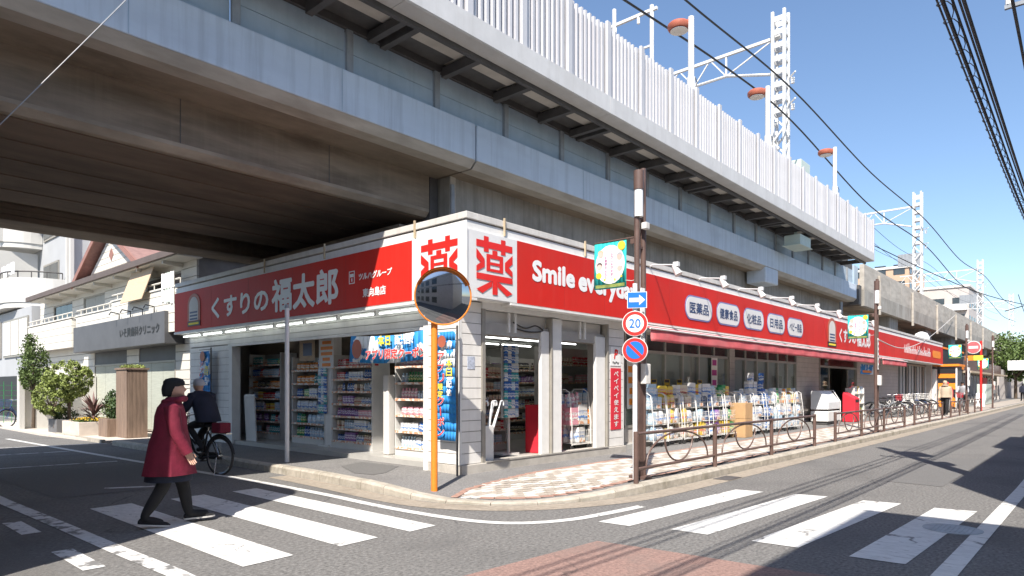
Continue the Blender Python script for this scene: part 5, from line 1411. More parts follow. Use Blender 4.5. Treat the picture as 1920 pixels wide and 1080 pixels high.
# ------------------------------------------------------------ people and bicycles
def skin_body(J, B, name, mats, bm_of, parent, extra=None):
    me = bpy.data.meshes.new(name); bm = bmesh.new(); lay = bm.verts.layers.skin.verify(); idx = {}
    for k, (p, r) in J.items():
        v = bm.verts.new(p); v[lay].radius = (r, r) if not isinstance(r, tuple) else r; v[lay].use_root = (k == 'pelvis'); idx[k] = v
    for a, c in B: bm.edges.new((idx[a], idx[c]))
    bm.to_mesh(me); bm.free()
    o = bpy.data.objects.new(name, me); col.objects.link(o)
    o.modifiers.new('skin', 'SKIN'); s_ = o.modifiers.new('sub', 'SUBSURF'); s_.levels = 2; s_.render_levels = 2
    dg = bpy.context.evaluated_depsgraph_get(); m2 = bpy.data.meshes.new_from_object(o.evaluated_get(dg))
    bpy.data.objects.remove(o)
    vs = [tuple(v.co) for v in m2.vertices]; fs = [tuple(p.vertices) for p in m2.polygons]
    mb = MB(); mb.add(vs, fs)
    seg = [(Vector(J[a][0]), Vector(J[c][0]), bm_of.get((a, c), 0)) for a, c in B]
    mm = []
    for f in fs:
        q = sum((Vector(vs[i]) for i in f), Vector())/len(f); best = (9, 0)
        for a, c, mi in seg:
            d = c-a; t = max(0, min(1, (q-a).dot(d)/max(1e-9, d.length_squared))); dist = (q-(a+d*t)).length
            if dist < best[0]: best = (dist, mi)
        mm.append(best[1])
    mb.m = mm
    if extra: extra(mb)
    OFF[parent.name] = (0,0,0)
    return mb.build(name, mats, parent, smooth=True, recalc=False)
def head(mb, c, sx=1.0, mi=0, tilt=0.0):
    c = Vector(c); n, rows = 16, 12; vs = []; fs = []
    for j in range(rows+1):
        ph = math.pi*j/rows; z = math.cos(ph); r = math.sin(ph)
        for i in range(n):
            th = 2*math.pi*i/n; x = r*math.cos(th); y = r*math.sin(th)
            X = 0.098*x; Y_ = 0.074*y*(0.86 if z < -0.4 else 1); Z_ = 0.118*z
            if x > 0.55 and z < -0.3: X += 0.008
            if x > 0.9 and abs(y) < 0.35 and -0.25 < z < 0.1: X += 0.022          # nose
            if x > 0.75 and 0.25 < abs(y) < 0.6 and 0.0 < z < 0.3: X -= 0.008        # eye hollows
            if x > 0.85 and abs(y) < 0.4 and -0.62 < z < -0.45: X += 0.006           # lips
            if abs(y) > 0.93 and -0.2 < z < 0.3 and abs(x) < 0.35: Y_ *= 1.14        # ears
            vs.append(c + Vector((X, Y_, Z_)))
    for j in range(rows):
        for i in range(n): fs.append((j*n+i, (j+1)*n+i, (j+1)*n+(i+1) % n, j*n+(i+1) % n))
    k = mb.c; mb.c = mi; mb.add(vs, fs); mb.c = k
def hand(mb, w, d, side, mi=0, curl=0.5):
    w = Vector(w); d = Vector(d).normalized(); fwd = Vector((1,0,0)); fwd = (fwd - d*fwd.dot(d)).normalized(); out = d.cross(fwd)
    k = mb.c; mb.c = mi
    mb.obox(w + d*0.045, d*0.045, fwd*0.034, out*0.013)
    for i, L in enumerate((0.062,0.07,0.066,0.052)):
        p = w + d*0.088 + fwd*(0.026-0.0175*i); q = p + d*L*0.5 - out*side*0.01; r = q + d*L*0.45 - out*side*0.02*curl*2 
        mb.tube([p, q, r], [0.0088,0.008,0.006], 6)
    p = w + d*0.03 + fwd*0.03; mb.tube([p, p+d*0.03+fwd*0.02, p+d*0.062+fwd*0.022], [0.010,0.009,0.007], 6)
    mb.c = k
def loft(mb, rings, n=28, rip=0.0, seed=0):
    rng = random.Random(seed); ph = [rng.uniform(0, 6.28) for _ in range(3)]; b_ = len(mb.v)
    for (cx_, cy_, z, rx, ry, a) in rings:
        for i in range(n):
            t = 2*math.pi*i/n; w = 1 + a*(math.sin(5*t+ph[0]+z*2)+0.7*math.sin(9*t+ph[1]))
            mb.v.append((cx_+rx*w*math.cos(t), cy_+ry*w*math.sin(t), z))
    for j in range(len(rings)-1):
        for i in range(n):
            mb.f.append((b_+j*n+i, b_+j*n+(i+1) % n, b_+(j+1)*n+(i+1) % n, b_+(j+1)*n+i)); mb.m.append(mb.c)
def pedestrian(name, loc, rz, scale, label, top, legs, shoe, headwear, hem=0.56, flare=0.27, phase=1, bag=None, skirt=None):
    t = thing(name, loc, label, 'person', None, rz); local(t); t.scale = (scale,)*3
    s = phase
    J = {'pelvis':((0,0,0.86),0.12),'spine':((0.0,0,1.04),0.115),'chest':((0.0,0,1.22),0.125),'neck':((0.01,0,1.36),0.052),'headb':((0.025,0,1.43),0.055),
         'shR':((0,-0.16,1.28),0.058),'elR':((0.0+0.03*s,-0.21,1.03),0.043),'wrR':((0.06+0.08*s,-0.215,0.81),0.028),
         'shL':((0,0.16,1.28),0.058),'elL':((0.0-0.07*s,0.21,1.03),0.043),'wrL':((0.03-0.1*s,0.215,0.81),0.028),
         'hipL':((0,0.085,0.80),0.095),'knL':((0.13 if s > 0 else -0.02,0.085,0.45),0.078),'anL':((0.19 if s > 0 else -0.24,0.085,0.095 if s > 0 else 0.12),0.056),'toL':((0.40 if s > 0 else -0.06,0.09,0.075 if s > 0 else 0.045),0.042),
         'hipR':((0,-0.085,0.80),0.095),'knR':((-0.07 if s > 0 else 0.13,-0.085,0.45),0.078),'anR':((-0.27 if s > 0 else 0.19,-0.085,0.11 if s > 0 else 0.09),0.056),'toR':((-0.07 if s > 0 else 0.39,-0.09,0.042 if s > 0 else 0.07),0.042)}
    B = [('pelvis','spine'),('spine','chest'),('chest','neck'),('neck','headb'),('chest','shR'),('shR','elR'),('elR','wrR'),('chest','shL'),('shL','elL'),('elL','wrL'),
         ('pelvis','hipL'),('hipL','knL'),('knL','anL'),('anL','toL'),('pelvis','hipR'),('hipR','knR'),('knR','anR'),('anR','toR')]
    mo = {('neck','headb'):0,('chest','neck'):0,('hipL','knL'):1,('knL','anL'):1,('hipR','knR'):1,('knR','anR'):1,('pelvis','hipL'):1,('pelvis','hipR'):1,('anL','toL'):2,('anR','toR'):2}
    for q in B: mo.setdefault(q, 1)
    mo[('elR','wrR')] = 0; mo[('elL','wrL')] = 0
    def ex(mb):
        head(mb, (0.042,0,1.482))
        for a, c, sd in (('elR','wrR',-1),('elL','wrL',1)):
            hand(mb, J[c][0], Vector(J[c][0])-Vector(J[a][0]), sd)
    skin_body(J, B, 'body', [M['skin'], legs, shoe], mo, t, ex)
    c = MB()
    loft(c, [(0.03,0,1.40,0.07,0.075,0),(0.02,0,1.37,0.085,0.09,0.0),(0.01,0,1.335,0.105,0.135,0.005),(0.0,0,1.29,0.13,0.195,0.01),(0.0,0,1.2,0.155,0.20,0.012),(0.0,0,1.05,0.165,0.205,0.018),
             (-0.01,0,0.9 if hem < 0.85 else 1.0,0.165+(flare-0.165)*0.4,0.215,0.03),(-0.015,0,hem+0.1,0.165+(flare-0.165)*0.8,0.235,0.045),(-0.015,0,hem,flare,0.245,0.055)], seed=3)
    for sd, a, e, w in ((-1,'shR','elR','wrR'),(1,'shL','elL','wrL')):
        A, E_, W = (Vector(J[k][0]) for k in (a, e, w))
        c.tube([A+Vector((0,-sd*0.05,0.03)), A+Vector((0,sd*0.012,0.0)), A.lerp(E_,0.5)+Vector((0,sd*0.01,0)), E_, E_.lerp(W,0.5), W+(W-E_).normalized()*0.02],[0.05,0.078,0.075,0.068,0.062,0.056],12)
    o = c.build('coat', top, t, smooth=True); 
    hc = MB()   # collar or hood roll
    hc.tube([(0.02-0.1*math.cos(q*0.42)+0.02, 0.105*math.sin(q*0.42), 1.365-0.02*math.cos(q*0.42)) for q in range(15)],0.035,8,closed=True); hc.build('hood', top, t, smooth=True)
    if skirt is not None:
        sk = MB(); loft(sk, [(-0.015,0,hem+0.05,flare*0.86,0.215,0.02),(-0.015,0,hem-0.07,flare*0.9,0.22,0.02)], seed=5); sk.build('skirt', skirt, t, smooth=True)
    hw = MB()
    loft(hw, [(-0.03,0,1.405,0.045,0.058,0.01),(-0.022,0,1.44,0.062,0.072,0.01),(-0.008,0,1.48,0.08,0.08,0.01),(0.014,0,1.515,0.098,0.083,0.008),(0.036,0,1.54,0.11,0.086,0.005),(0.036,0,1.57,0.106,0.083,0.005),(0.036,0,1.597,0.085,0.068,0.004),(0.036,0,1.612,0.03,0.03,0)] if headwear[1] == 'cap' else
         [(0.0,0,1.40,0.085,0.075,0.02),(0.02,0,1.46,0.10,0.088,0.02),(0.035,0,1.54,0.112,0.09,0.015),(0.045,0,1.585,0.085,0.075,0.01),(0.05,0,1.605,0.03,0.03,0)], 20, seed=8)
    ho = hw.build('headwear' if headwear[1] == 'cap' else 'hair', headwear[0], t, smooth=True)
    if headwear[1] == 'cap':
        # cut back from the face: brim
        MB().ext([(0.115+0.075*math.cos(q), 0.068*math.sin(q), 1.53) for q in [math.radians(-90+18*i) for i in range(11)]],(0,0,0.012)).build('brim', headwear[0], t, smooth=True)
    for k in ('L','R'):
        A = Vector(J['an'+k][0]); T = Vector(J['to'+k][0]); d = (T-A); hl = A + Vector((-0.05,0,-0.062)); tp = T + Vector((0.06,0,-0.036)); ax = (tp-hl).normalized(); up_ = Vector((0,1,0)).cross(ax); up_ = -up_ if up_.z < 0 else up_
        sh = MB(); so_ = MB(); L_ = (tp-hl).length; prev = []
        for q, (f, w, h) in enumerate(((0.0,0.025,0.05),(0.06,0.036,0.078),(0.3,0.037,0.092),(0.5,0.04,0.075),(0.72,0.046,0.055),(0.9,0.038,0.042),(1.0,0.015,0.022))):
            c0_ = hl + ax*(L_*f)
            sh.v += [tuple(c0_ + Vector((0,1,0))*(w*math.cos(math.pi*i/8)) + up_*(0.014+(h-0.014)*math.sin(math.pi*i/8))) for i in range(9)]
            so_.v += [tuple(c0_ + Vector((0,sg*(w+0.004),0)) + up_*zz) for sg, zz in ((1,0.0),(1,0.016),(-1,0.016),(-1,0.0))]
            if q:
                sh.f += [((q-1)*9+i,(q-1)*9+i+1,q*9+i+1,q*9+i) for i in range(8)]; sh.m += [0]*8
                so_.f += [((q-1)*4+i,(q-1)*4+(i+1) % 4,q*4+(i+1) % 4,q*4+i) for i in range(4)]; so_.m += [0]*4
        so_.f += [(3,2,1,0),(24,25,26,27)]; so_.m += [0,0]
        sh.build('shoe', shoe, t, smooth=True); so_.build('shoe_sole', M['sole'], t)
    if bag: MB().lathe((0.05,-0.24,0.6),[(0.05,0),(0.11,0.03),(0.12,0.15),(0.07,0.26),(0.02,0.3)],12).build('bag', bag, t, smooth=True)
    return t
pedestrian('person', (-4.27,0.06,0.002), math.radians(-16), 0.99, 'person in a crimson hooded coat and black cap walking over the crossing', M['coat'], M['blackcloth'], M['blackcloth'], (M['blackcloth'],'cap'), 0.56, 0.258, 1, None, M['navy'])
pedestrian('person', (29.6,-2.05,0.135), math.radians(180), 1.03, 'person in a tan jacket and dark trousers walking on the pavement', M['tan'], M['blackcloth'], M['blackcloth'], (M['bamboo'],'hair'), 0.84, 0.2, 1)
pedestrian('person', (33.2,-1.6,0.135), math.radians(185), 1.0, 'person in a bright red jacket and red cap on the pavement', M['redcloth'], M['greycloth'], M['blackcloth'], (M['redcloth'],'cap'), 0.8, 0.22, -1)
pedestrian('person', (70,-2.2,0.135), math.radians(10), 1.05, 'person in dark clothes far down the pavement by the tree', M['navy'], M['blackcloth'], M['blackcloth'], (M['blackcloth'],'hair'), 0.8, 0.2, 1)

def bicycle(loc, rz, label, frame='steel_gray', basket='cart', lean=0.0):
    t = thing('bicycle', loc, label, 'bicycle', None, rz); local(t); R = 0.32
    for x in (-0.52, 0.52):
        w = MB(); w.tube([(x+R*math.cos(2*math.pi*i/28),0,R+R*math.sin(2*math.pi*i/28)) for i in range(28)],0.02,6,closed=True); wo = w.build('wheel', M['rubber'], t, smooth=True)
        r_ = MB(); r_.tube([(x+0.295*math.cos(2*math.pi*i/28),0,R+0.295*math.sin(2*math.pi*i/28)) for i in range(28)],0.009,5,closed=True); r_.build('rim', M['chrome'], wo, smooth=True)
        s_ = MB()
        for i in range(16):
            a = 2*math.pi*i/16; s_.tube([(x,0.02 if i % 2 else -0.02,R),(x+0.29*math.cos(a),0,R+0.29*math.sin(a))],0.0016,3)
        s_.cyl((x,-0.04,R),(x,0.04,R),0.02,n=8); s_.build('spokes', M['chrome'], wo)
        MB().tube([(x+0.355*math.cos(math.radians(a)),0,R+0.355*math.sin(math.radians(a))) for a in range(20 if x > 0 else 5, 175, 12)],0.022,4).build('mudguard', M[frame], t)
    f = MB(); bb = (-0.08,0,0.28); st = (-0.22,0,0.74); hd_ = (0.36,0,0.78)
    f.tube([bb, st],0.018,8); f.tube([bb,(0.12,0,0.36),hd_],0.02,8); f.tube([(-0.18,0,0.6),(0.1,0,0.5),(0.38,0,0.7)],0.016,8)
    for y in (-0.045, 0.045):
        f.tube([bb,(-0.52,y,R)],0.01,6); f.tube([st,(-0.52,y,R)],0.009,6); f.tube([(0.40,y*0.6,0.68),(0.52,y,R)],0.011,6)
    f.tube([(0.40,0,0.66),(0.33,0,0.98)],0.018,8); f.build('frame', M[frame], t, smooth=True)
    MB().tube([(0.12,-0.27,1.0),(0.25,-0.24,1.02),(0.34,-0.1,1.0),(0.33,0,0.98),(0.34,0.1,1.0),(0.25,0.24,1.02),(0.12,0.27,1.0)],0.012,8).build('handlebar', M['chrome'], t, smooth=True)
    s_ = MB(); s_.lathe((0,0,0),[(0.02,0),(0.11,0.02),(0.12,0.05),(0.08,0.075),(0.02,0.08)],14); s_.v = [(-0.25+p[0]*(1.15 if p[0] < 0 else 1.5), p[1]*(1.0 if p[0] < 0.02 else 0.5), 0.80+p[2]) for p in s_.v]; s_.build('saddle', M['black'], t, smooth=True)
    MB().tube([st,(-0.24,0,0.81)],0.013,6).build('seat_post', M['chrome'], t)
    b_ = MB(); w0 = 0.15; 
    for z, k in ((0.78,0.8),(0.86,0.88),(0.94,0.95),(1.02,1.0)):
        b_.tube([(0.58-0.13*k,-w0*k,z),(0.58+0.13*k,-w0*k,z),(0.58+0.13*k,w0*k,z),(0.58-0.13*k,w0*k,z)],0.005,4,closed=True)
    for i in range(7):
        y = -w0+2*w0*i/6
        for sx in (-1, 1): b_.tube([(0.58+sx*0.104,y*0.8,0.78),(0.58+sx*0.13,y,1.02)],0.004,4)
    for i in range(5):
        x = -0.13+0.26*i/4
        for sy in (-1, 1): b_.tube([(0.58+x*0.8,sy*w0*0.8,0.78),(0.58+x,sy*w0,1.02)],0.004,4)
    b_.box(0.48,0.68,-0.12,0.12,0.772,0.78); b_.build('basket', M[basket], t)
    MB().box(-0.75,-0.36,-0.06,0.06,0.70,0.715).build('rear_rack', M['chrome'], t)
    MB().box(-0.5,0.0,-0.06,-0.05,0.25,0.37).build('chain_guard', M[frame], t, bevel=0.02)
    p_ = MB(); p_.cyl((-0.08,-0.08,0.28),(-0.08,0.08,0.28),0.02,n=8); p_.beam((-0.08,-0.08,0.28),(0.06,-0.08,0.2),0.02,0.015); p_.beam((-0.08,0.08,0.28),(-0.22,0.08,0.36),0.02,0.015)
    p_.box(0.02,0.1,-0.17,-0.08,0.19,0.21); p_.box(-0.26,-0.18,0.08,0.17,0.35,0.37); p_.build('pedals', M['black'], t)
    MB().beam((-0.5,0.05,0.3),(-0.58,0.16,0.0),0.015,0.015).build('kickstand', M['chrome'], t)
    return t
bk = bicycle((25.8,-0.3,0.135), math.radians(-75), 'parked bicycle with a red basket, first by the greige wall', 'steel_gray', 'redcloth')
for k, (x, y, a, lab, fc) in enumerate(((26.9,-0.35,-80,'parked bicycle with a dark frame beside the red-basket one','black'),(28.0,-0.3,-70,'parked silver bicycle in the middle of the row','cart'),(29.2,-0.4,-78,'parked bicycle with pale frame near the rear-seat bicycle','offwhite'),
        (30.6,-0.35,-72,'parked navy bicycle beside the barred windows','letter_navy'),(31.9,-0.3,-80,'parked black bicycle below the barred windows','black'),(33.4,-0.35,-70,'last parked bicycle before the orange shop','steel_gray'))):
    c = copy_tree(bk, (x,y,0.135), math.radians(a), label=lab)
    for ch in c.children:
        if ch.name.startswith(('frame','mudguard','chain_guard')):
            ch.material_slots[0].link = 'OBJECT'; ch.material_slots[0].material = M[fc]
        if ch.name.startswith('basket'):
            ch.material_slots[0].link = 'OBJECT'; ch.material_slots[0].material = M['cart']
    c['group'] = 'bicycles parked by the shop'
bk['group'] = 'bicycles parked by the shop'
c = copy_tree(bk, (-0.9,22.5,0.01), math.radians(200), label='parked bicycle by the green net past the planters')
for ch in c.children:
    if ch.name.startswith(('frame','mudguard','chain_guard','basket')):
        ch.material_slots[0].link = 'OBJECT'; ch.material_slots[0].material = M['letter_navy']
del c['group']
cyc_b = copy_tree(bk, (-2.18,4.24,0.0), math.radians(104), label='dark bicycle ridden past the shop, a red crate on its rear rack')
for ch in cyc_b.children:
    if ch.name.startswith(('frame','mudguard','chain_guard','basket')):
        ch.material_slots[0].link = 'OBJECT'; ch.material_slots[0].material = M['black']
def rider(loc, rz, label, top, cap_, legs):
    t = thing('person', loc, label, 'person', None, rz); local(t)
    J = {'pelvis':((-0.24,0,0.95),0.125),'spine':((-0.18,0,1.10),0.13),'chest':((-0.08,0,1.28),0.14),'neck':((-0.02,0,1.41),0.055),'headb':((0.01,0,1.46),0.055),
         'shR':((-0.06,-0.18,1.34),0.068),'elR':((0.03,-0.26,1.12),0.052),'wrR':((0.15,-0.25,1.04),0.034),'shL':((-0.06,0.18,1.34),0.068),'elL':((0.03,0.26,1.12),0.052),'wrL':((0.15,0.25,1.04),0.034),
         'hipR':((-0.2,-0.09,0.88),0.09),'knR':((0.14,-0.12,0.66),0.066),'anR':((0.02,-0.125,0.28),0.045),'toR':((0.16,-0.125,0.24),0.04),
         'hipL':((-0.2,0.09,0.88),0.09),'knL':((0.12,0.12,0.82),0.066),'anL':((-0.24,0.125,0.46),0.045),'toL':((-0.10,0.125,0.41),0.04)}
    B = [('pelvis','spine'),('spine','chest'),('chest','neck'),('neck','headb'),('chest','shR'),('shR','elR'),('elR','wrR'),('chest','shL'),('shL','elL'),('elL','wrL'),
         ('pelvis','hipL'),('hipL','knL'),('knL','anL'),('anL','toL'),('pelvis','hipR'),('hipR','knR'),('knR','anR'),('anR','toR')]
    mo = {q: 1 for q in B}; mo[('neck','headb')] = 0
    for q in B[:3]+B[4:10]: mo[q] = 2
    def ex(mb):
        head(mb, (0.03,0,1.525))
        for a, c, sd in (('elR','wrR',-1),('elL','wrL',1)): hand(mb, J[c][0], (0.8,0,-0.5), sd, 0, 1.0)
    skin_body(J, B, 'body', [M['skin'], legs, top], mo, t, ex)
    j = MB(); loft(j, [(-0.01,0,1.43,0.075,0.085,0),(-0.04,0,1.38,0.12,0.17,0.01),(-0.07,0,1.31,0.15,0.21,0.012),(-0.12,0,1.2,0.17,0.215,0.015),(-0.19,0,1.05,0.175,0.215,0.018),(-0.24,0,0.9,0.18,0.22,0.02)], seed=12)
    for sd, a, e, w in ((-1,'shR','elR','wrR'),(1,'shL','elL','wrL')):
        A, E_, W = (Vector(J[k][0]) for k in (a, e, w)); j.tube([A+Vector((0,-sd*0.05,0.02)),A,A.lerp(E_,0.5),E_,W],[0.06,0.085,0.08,0.07,0.055],12)
    j.build('jacket', top, t, smooth=True)
    hw = MB(); loft(hw, [(0.0,0,1.52,0.10,0.084,0.005),(0.01,0,1.57,0.112,0.09,0.005),(0.02,0,1.62,0.09,0.075,0),(0.03,0,1.645,0.03,0.03,0)], 18); hw.build('cap', cap_, t, smooth=True)
    MB().ext([(0.1+0.09*math.cos(q), 0.07*math.sin(q), 1.555) for q in [math.radians(-90+18*i) for i in range(11)]],(0,0,0.012)).build('brim', cap_, t)
rider((-2.18,4.24,0.0), math.radians(104), 'person in dark navy jacket and cap riding a bicycle past the shop', M['navy'], M['greycloth'], M['blackcloth'])
cr = MB(); cr.box(-0.11,0.11,-0.11,0.11,0,0.17); cro = cr.build('rear_crate', M['coat'], bevel=0.015); cro.location = (-2.18+0.134,4.24-0.54,0.718); cro.rotation_euler = (0,0,math.radians(104)); tag(cro, 'red crate on the rear rack of the ridden bicycle', 'crate')
del cyc_b['group']
b2 = copy_tree(bk, (37.2,-1.75,0.135), math.radians(176), label='bicycle ridden along the far pavement')
rider((37.2,-1.75,0.135), math.radians(176), 'person in a grey top riding a bicycle on the far pavement', M['greycloth'], M['blackcloth'], M['blackcloth'])
# ------------------------------------------------------------ clinic house past the viaduct
Hh = thing('clinic_house', (0.9,20,0), 'white clapboard house with reddish roof, balconies and a grey clinic sign band', 'house')
def hp(name, m, *boxes, parent=Hh, bevel=0):
    mb = MB()
    for b_ in boxes: mb.box(*b_)
    return mb.build(name, M[m], parent, bevel=bevel)
hp('wall_core', 'siding_gap', (0.93,8,11.6,27.6,0.02,5.5))
def hboards(x0, x1, y0, y1, z0, z1, h=0.27):
    z = z0
    while z < z1-0.03:
        hp('siding_board', 'house_white', (x0,x1,y0,y1,z+0.006,min(z+h,z1)-0.012)); z += h
# ground floor piers and upper wall
for y0, y1 in ((11.55,13.0),(15.9,17.0),(20.3,27.6)): hboards(0.86,0.925,y0,y1,0.1,2.75)
hboards(0.86,0.925,11.55,12.6,2.75,5.3); hboards(0.86,0.925,15.3,19.2,2.75,5.3); hboards(0.86,0.925,21.6,23.0,2.75,5.3); hboards(0.86,0.925,25.6,27.6,2.75,5.3)
for y0, y1 in ((12.6,15.3),(19.2,21.6),(23.0,25.6)): hboards(0.86,0.925,y0,y1,2.75,3.6); hp('lintel','house_white',(0.86,0.925,y0,y1,4.9,5.3))
# windows and doors
def hwin(y0, y1, z0, z1, n, pane, x=0.9):
    f = hp('window', 'alu_dk', (x-0.02,x+0.06,y0,y0+0.06,z0,z1), (x-0.02,x+0.06,y1-0.06,y1,z0,z1), (x-0.02,x+0.06,y0+0.06,y1-0.06,z1-0.06,z1), (x-0.02,x+0.06,y0+0.06,y1-0.06,z0,z0+0.06))
    w = (y1-y0-0.12)/n
    for i in range(n): hp('pane', pane, (x+0.01,x+0.02,y0+0.07+i*w,y0+0.05+(i+1)*w,z0+0.061,z1-0.061), parent=f)
hwin(12.6,15.3,3.6,4.9,3,'eave'); hwin(19.2,21.6,3.6,4.9,2,'blind'); hwin(23.0,25.6,3.6,4.9,3,'glass_dk')
hwin(13.0,15.9,0.1,2.3,3,'shade',0.87); hwin(17.0,20.3,0.1,2.3,3,'shade',0.87)
hp('door_head', 'grey_band', (0.88,0.94,13.0,15.9,2.3,2.75)); hp('door_head', 'grey_band', (0.88,0.94,17.0,20.3,2.3,2.75))
hp('vent_window', 'roof_red', (0.84,0.86,21.3,22.8,1.3,2.2))
# balconies
for (y0, y1, x0, z0, z1) in ((21.4,27.6,0.42,2.98,4.08),(17.1,21.35,0.55,3.05,4.12),(11.6,17.05,0.42,3.05,4.3)):
    hp('balcony_core', 'siding_gap', (x0+0.03,0.85,y0+0.03,y1-0.03,z0+0.02,z1-0.02))
    z = z0
    while z < z1-0.05:
        hp('balcony_board', 'house_white', (x0-0.01,x0+0.028,y0,y1,z+0.006,min(z+0.27,z1)-0.01)); hp('balcony_board', 'house_white', (x0+0.029,0.855,y0-0.012,y0+0.028,z+0.006,min(z+0.27,z1)-0.01)); z += 0.27
    hp('balcony_cap', 'house_white', (x0-0.04,x0+0.1,y0-0.05,y1+0.02,z1,z1+0.05))
    r = MB(); r.tube([(x0+0.02,y0,z1+0.22),(x0+0.02,y1,z1+0.22)],0.025,6)
    k = y0
    while k <= y1: r.tube([(x0+0.02,k,z1+0.05),(x0+0.02,k,z1+0.22)],0.015,5); k += 0.62
    r.build('balcony_rail', M['house_white'], Hh)
# grey sign band with spot lamps
gb = hp('sign_band', 'grey_band', (0.3,0.88,12.35,20.75,2.74,3.66), bevel=0.01)
put_text(MB(),'いそ貝歯科クリニック',(0.288,14.3,3.2),-EY,EZ,3.2,0.29,0.02).build('lettering',M['letter_black'],gb,recalc=False)
for y in (12.3,13.2,14.2,15.2):
    MB().tube([(0.34,y+0.9,3.66),(0.34,y+0.9,3.84),(0.1,y+0.9,3.88),(0.05,y+0.9,3.78)],0.02,5).build('sign_lamp', M['black'], Hh)
# roofs
ro = MB(); ro.ext([(0.25,11.2,5.18),(0.25,11.2,5.3),(5.5,11.2,7.1),(5.5,11.2,6.9)],(0,15.6,0)); ro.build('roof', M['roof_red'], Hh)
MB().box(0.16,0.24,11.15,26.9,5.12,5.3).build('gutter', M['eave'], Hh)
MB().box(0.26,0.92,11.3,26.7,5.10,5.16).build('eave_soffit', M['house_white'], Hh)
MB().ext([(0.85,11.5,5.25),(0.85,11.5,5.3),(5.4,11.5,6.9),(5.4,11.5,5.3)],(0.0,-0.05,0)).build('gable_side', M['house_white'], Hh)
for y in (12.5,14.5,16.5,18.5,20.5,22.5,24.5): MB().beam((0.3,y,5.06),(0.9,y,5.02),0.09,0.1).build('rafter_end', M['house_white'], Hh)
# front gable
ga = MB(); ga.ext([(0.55,14.6,5.2),(0.55,20.2,5.2),(0.55,17.4,6.75)],(0.1,0,0)); go = ga.build('gable_wall', M['house_white'], Hh)
z = 5.3
while z < 6.5:
    hwid = (6.75-z)/1.55*2.8-0.12
    hw2 = max(0.02, (6.75-z-0.19)/1.55*2.8-0.12)
    MB().ext([(0.52,17.4-hwid,z+0.008),(0.52,17.4+hwid,z+0.008),(0.52,17.4+hw2,z+0.19),(0.52,17.4-hw2,z+0.19)],(0.029,0,0)).build('gable_board', M['house_white'], Hh); z += 0.2
for s_ in (-1, 1):
    MB().ext([(0.25,17.4,6.88),(0.25,17.4,7.02),(0.25,17.4+s_*3.2,5.25),(0.25,17.4+s_*3.2,5.11)],(3.6,0,0)).build('gable_roof', M['roof_red'], Hh)
    MB().ext([(0.19,17.4,6.84),(0.19,17.4,7.04),(0.19,17.4+s_*3.25,5.26),(0.19,17.4+s_*3.25,5.06)],(0.055,0,0)).build('barge_board', M['trim_red'], Hh)
MB().ext(disc_pts((0.505,17.4,5.95),EY,EZ,0.22,4),(0.012,0,0)).build('gable_vent', M['trim_red'], Hh)
# reed blind and washing on the right balcony
rbm = MB(); rbm.add([(0.45,13.5,5.05),(0.45,15.3,5.05),(0.18,15.5,4.1),(0.18,13.7,4.1)],[(0,1,2,3)]); rbo = rbm.build('reed_blind', M['bamboo']); sd = rbo.modifiers.new('s','SOLIDIFY'); sd.thickness = 0.02
tag(rbo, 'tan reed blind hanging slanted over the house balcony', 'blind')
for k, (y, c) in enumerate(((12.05,'paper'),(12.35,'pale_green'),(12.7,'paper'))):
    w = MB(); n = 6
    for i in range(n):
        a = y-0.14+0.28*i/n; e = y-0.14+0.28*(i+1)/n; f = lambda q: 0.4+0.03*math.sin(q*30)
        w.add([(f(a),a,3.85+0.05*k),(f(e),e,3.85+0.05*k),(f(e),e,4.75),(f(a),a,4.75)],[(0,1,2,3)])
    wo = w.build('laundry', M[c]); sd = wo.modifiers.new('s','SOLIDIFY'); sd.thickness = 0.01
    tag(wo, 'pale laundry cloth hanging on the house balcony', 'laundry', 'laundry on the house balcony')

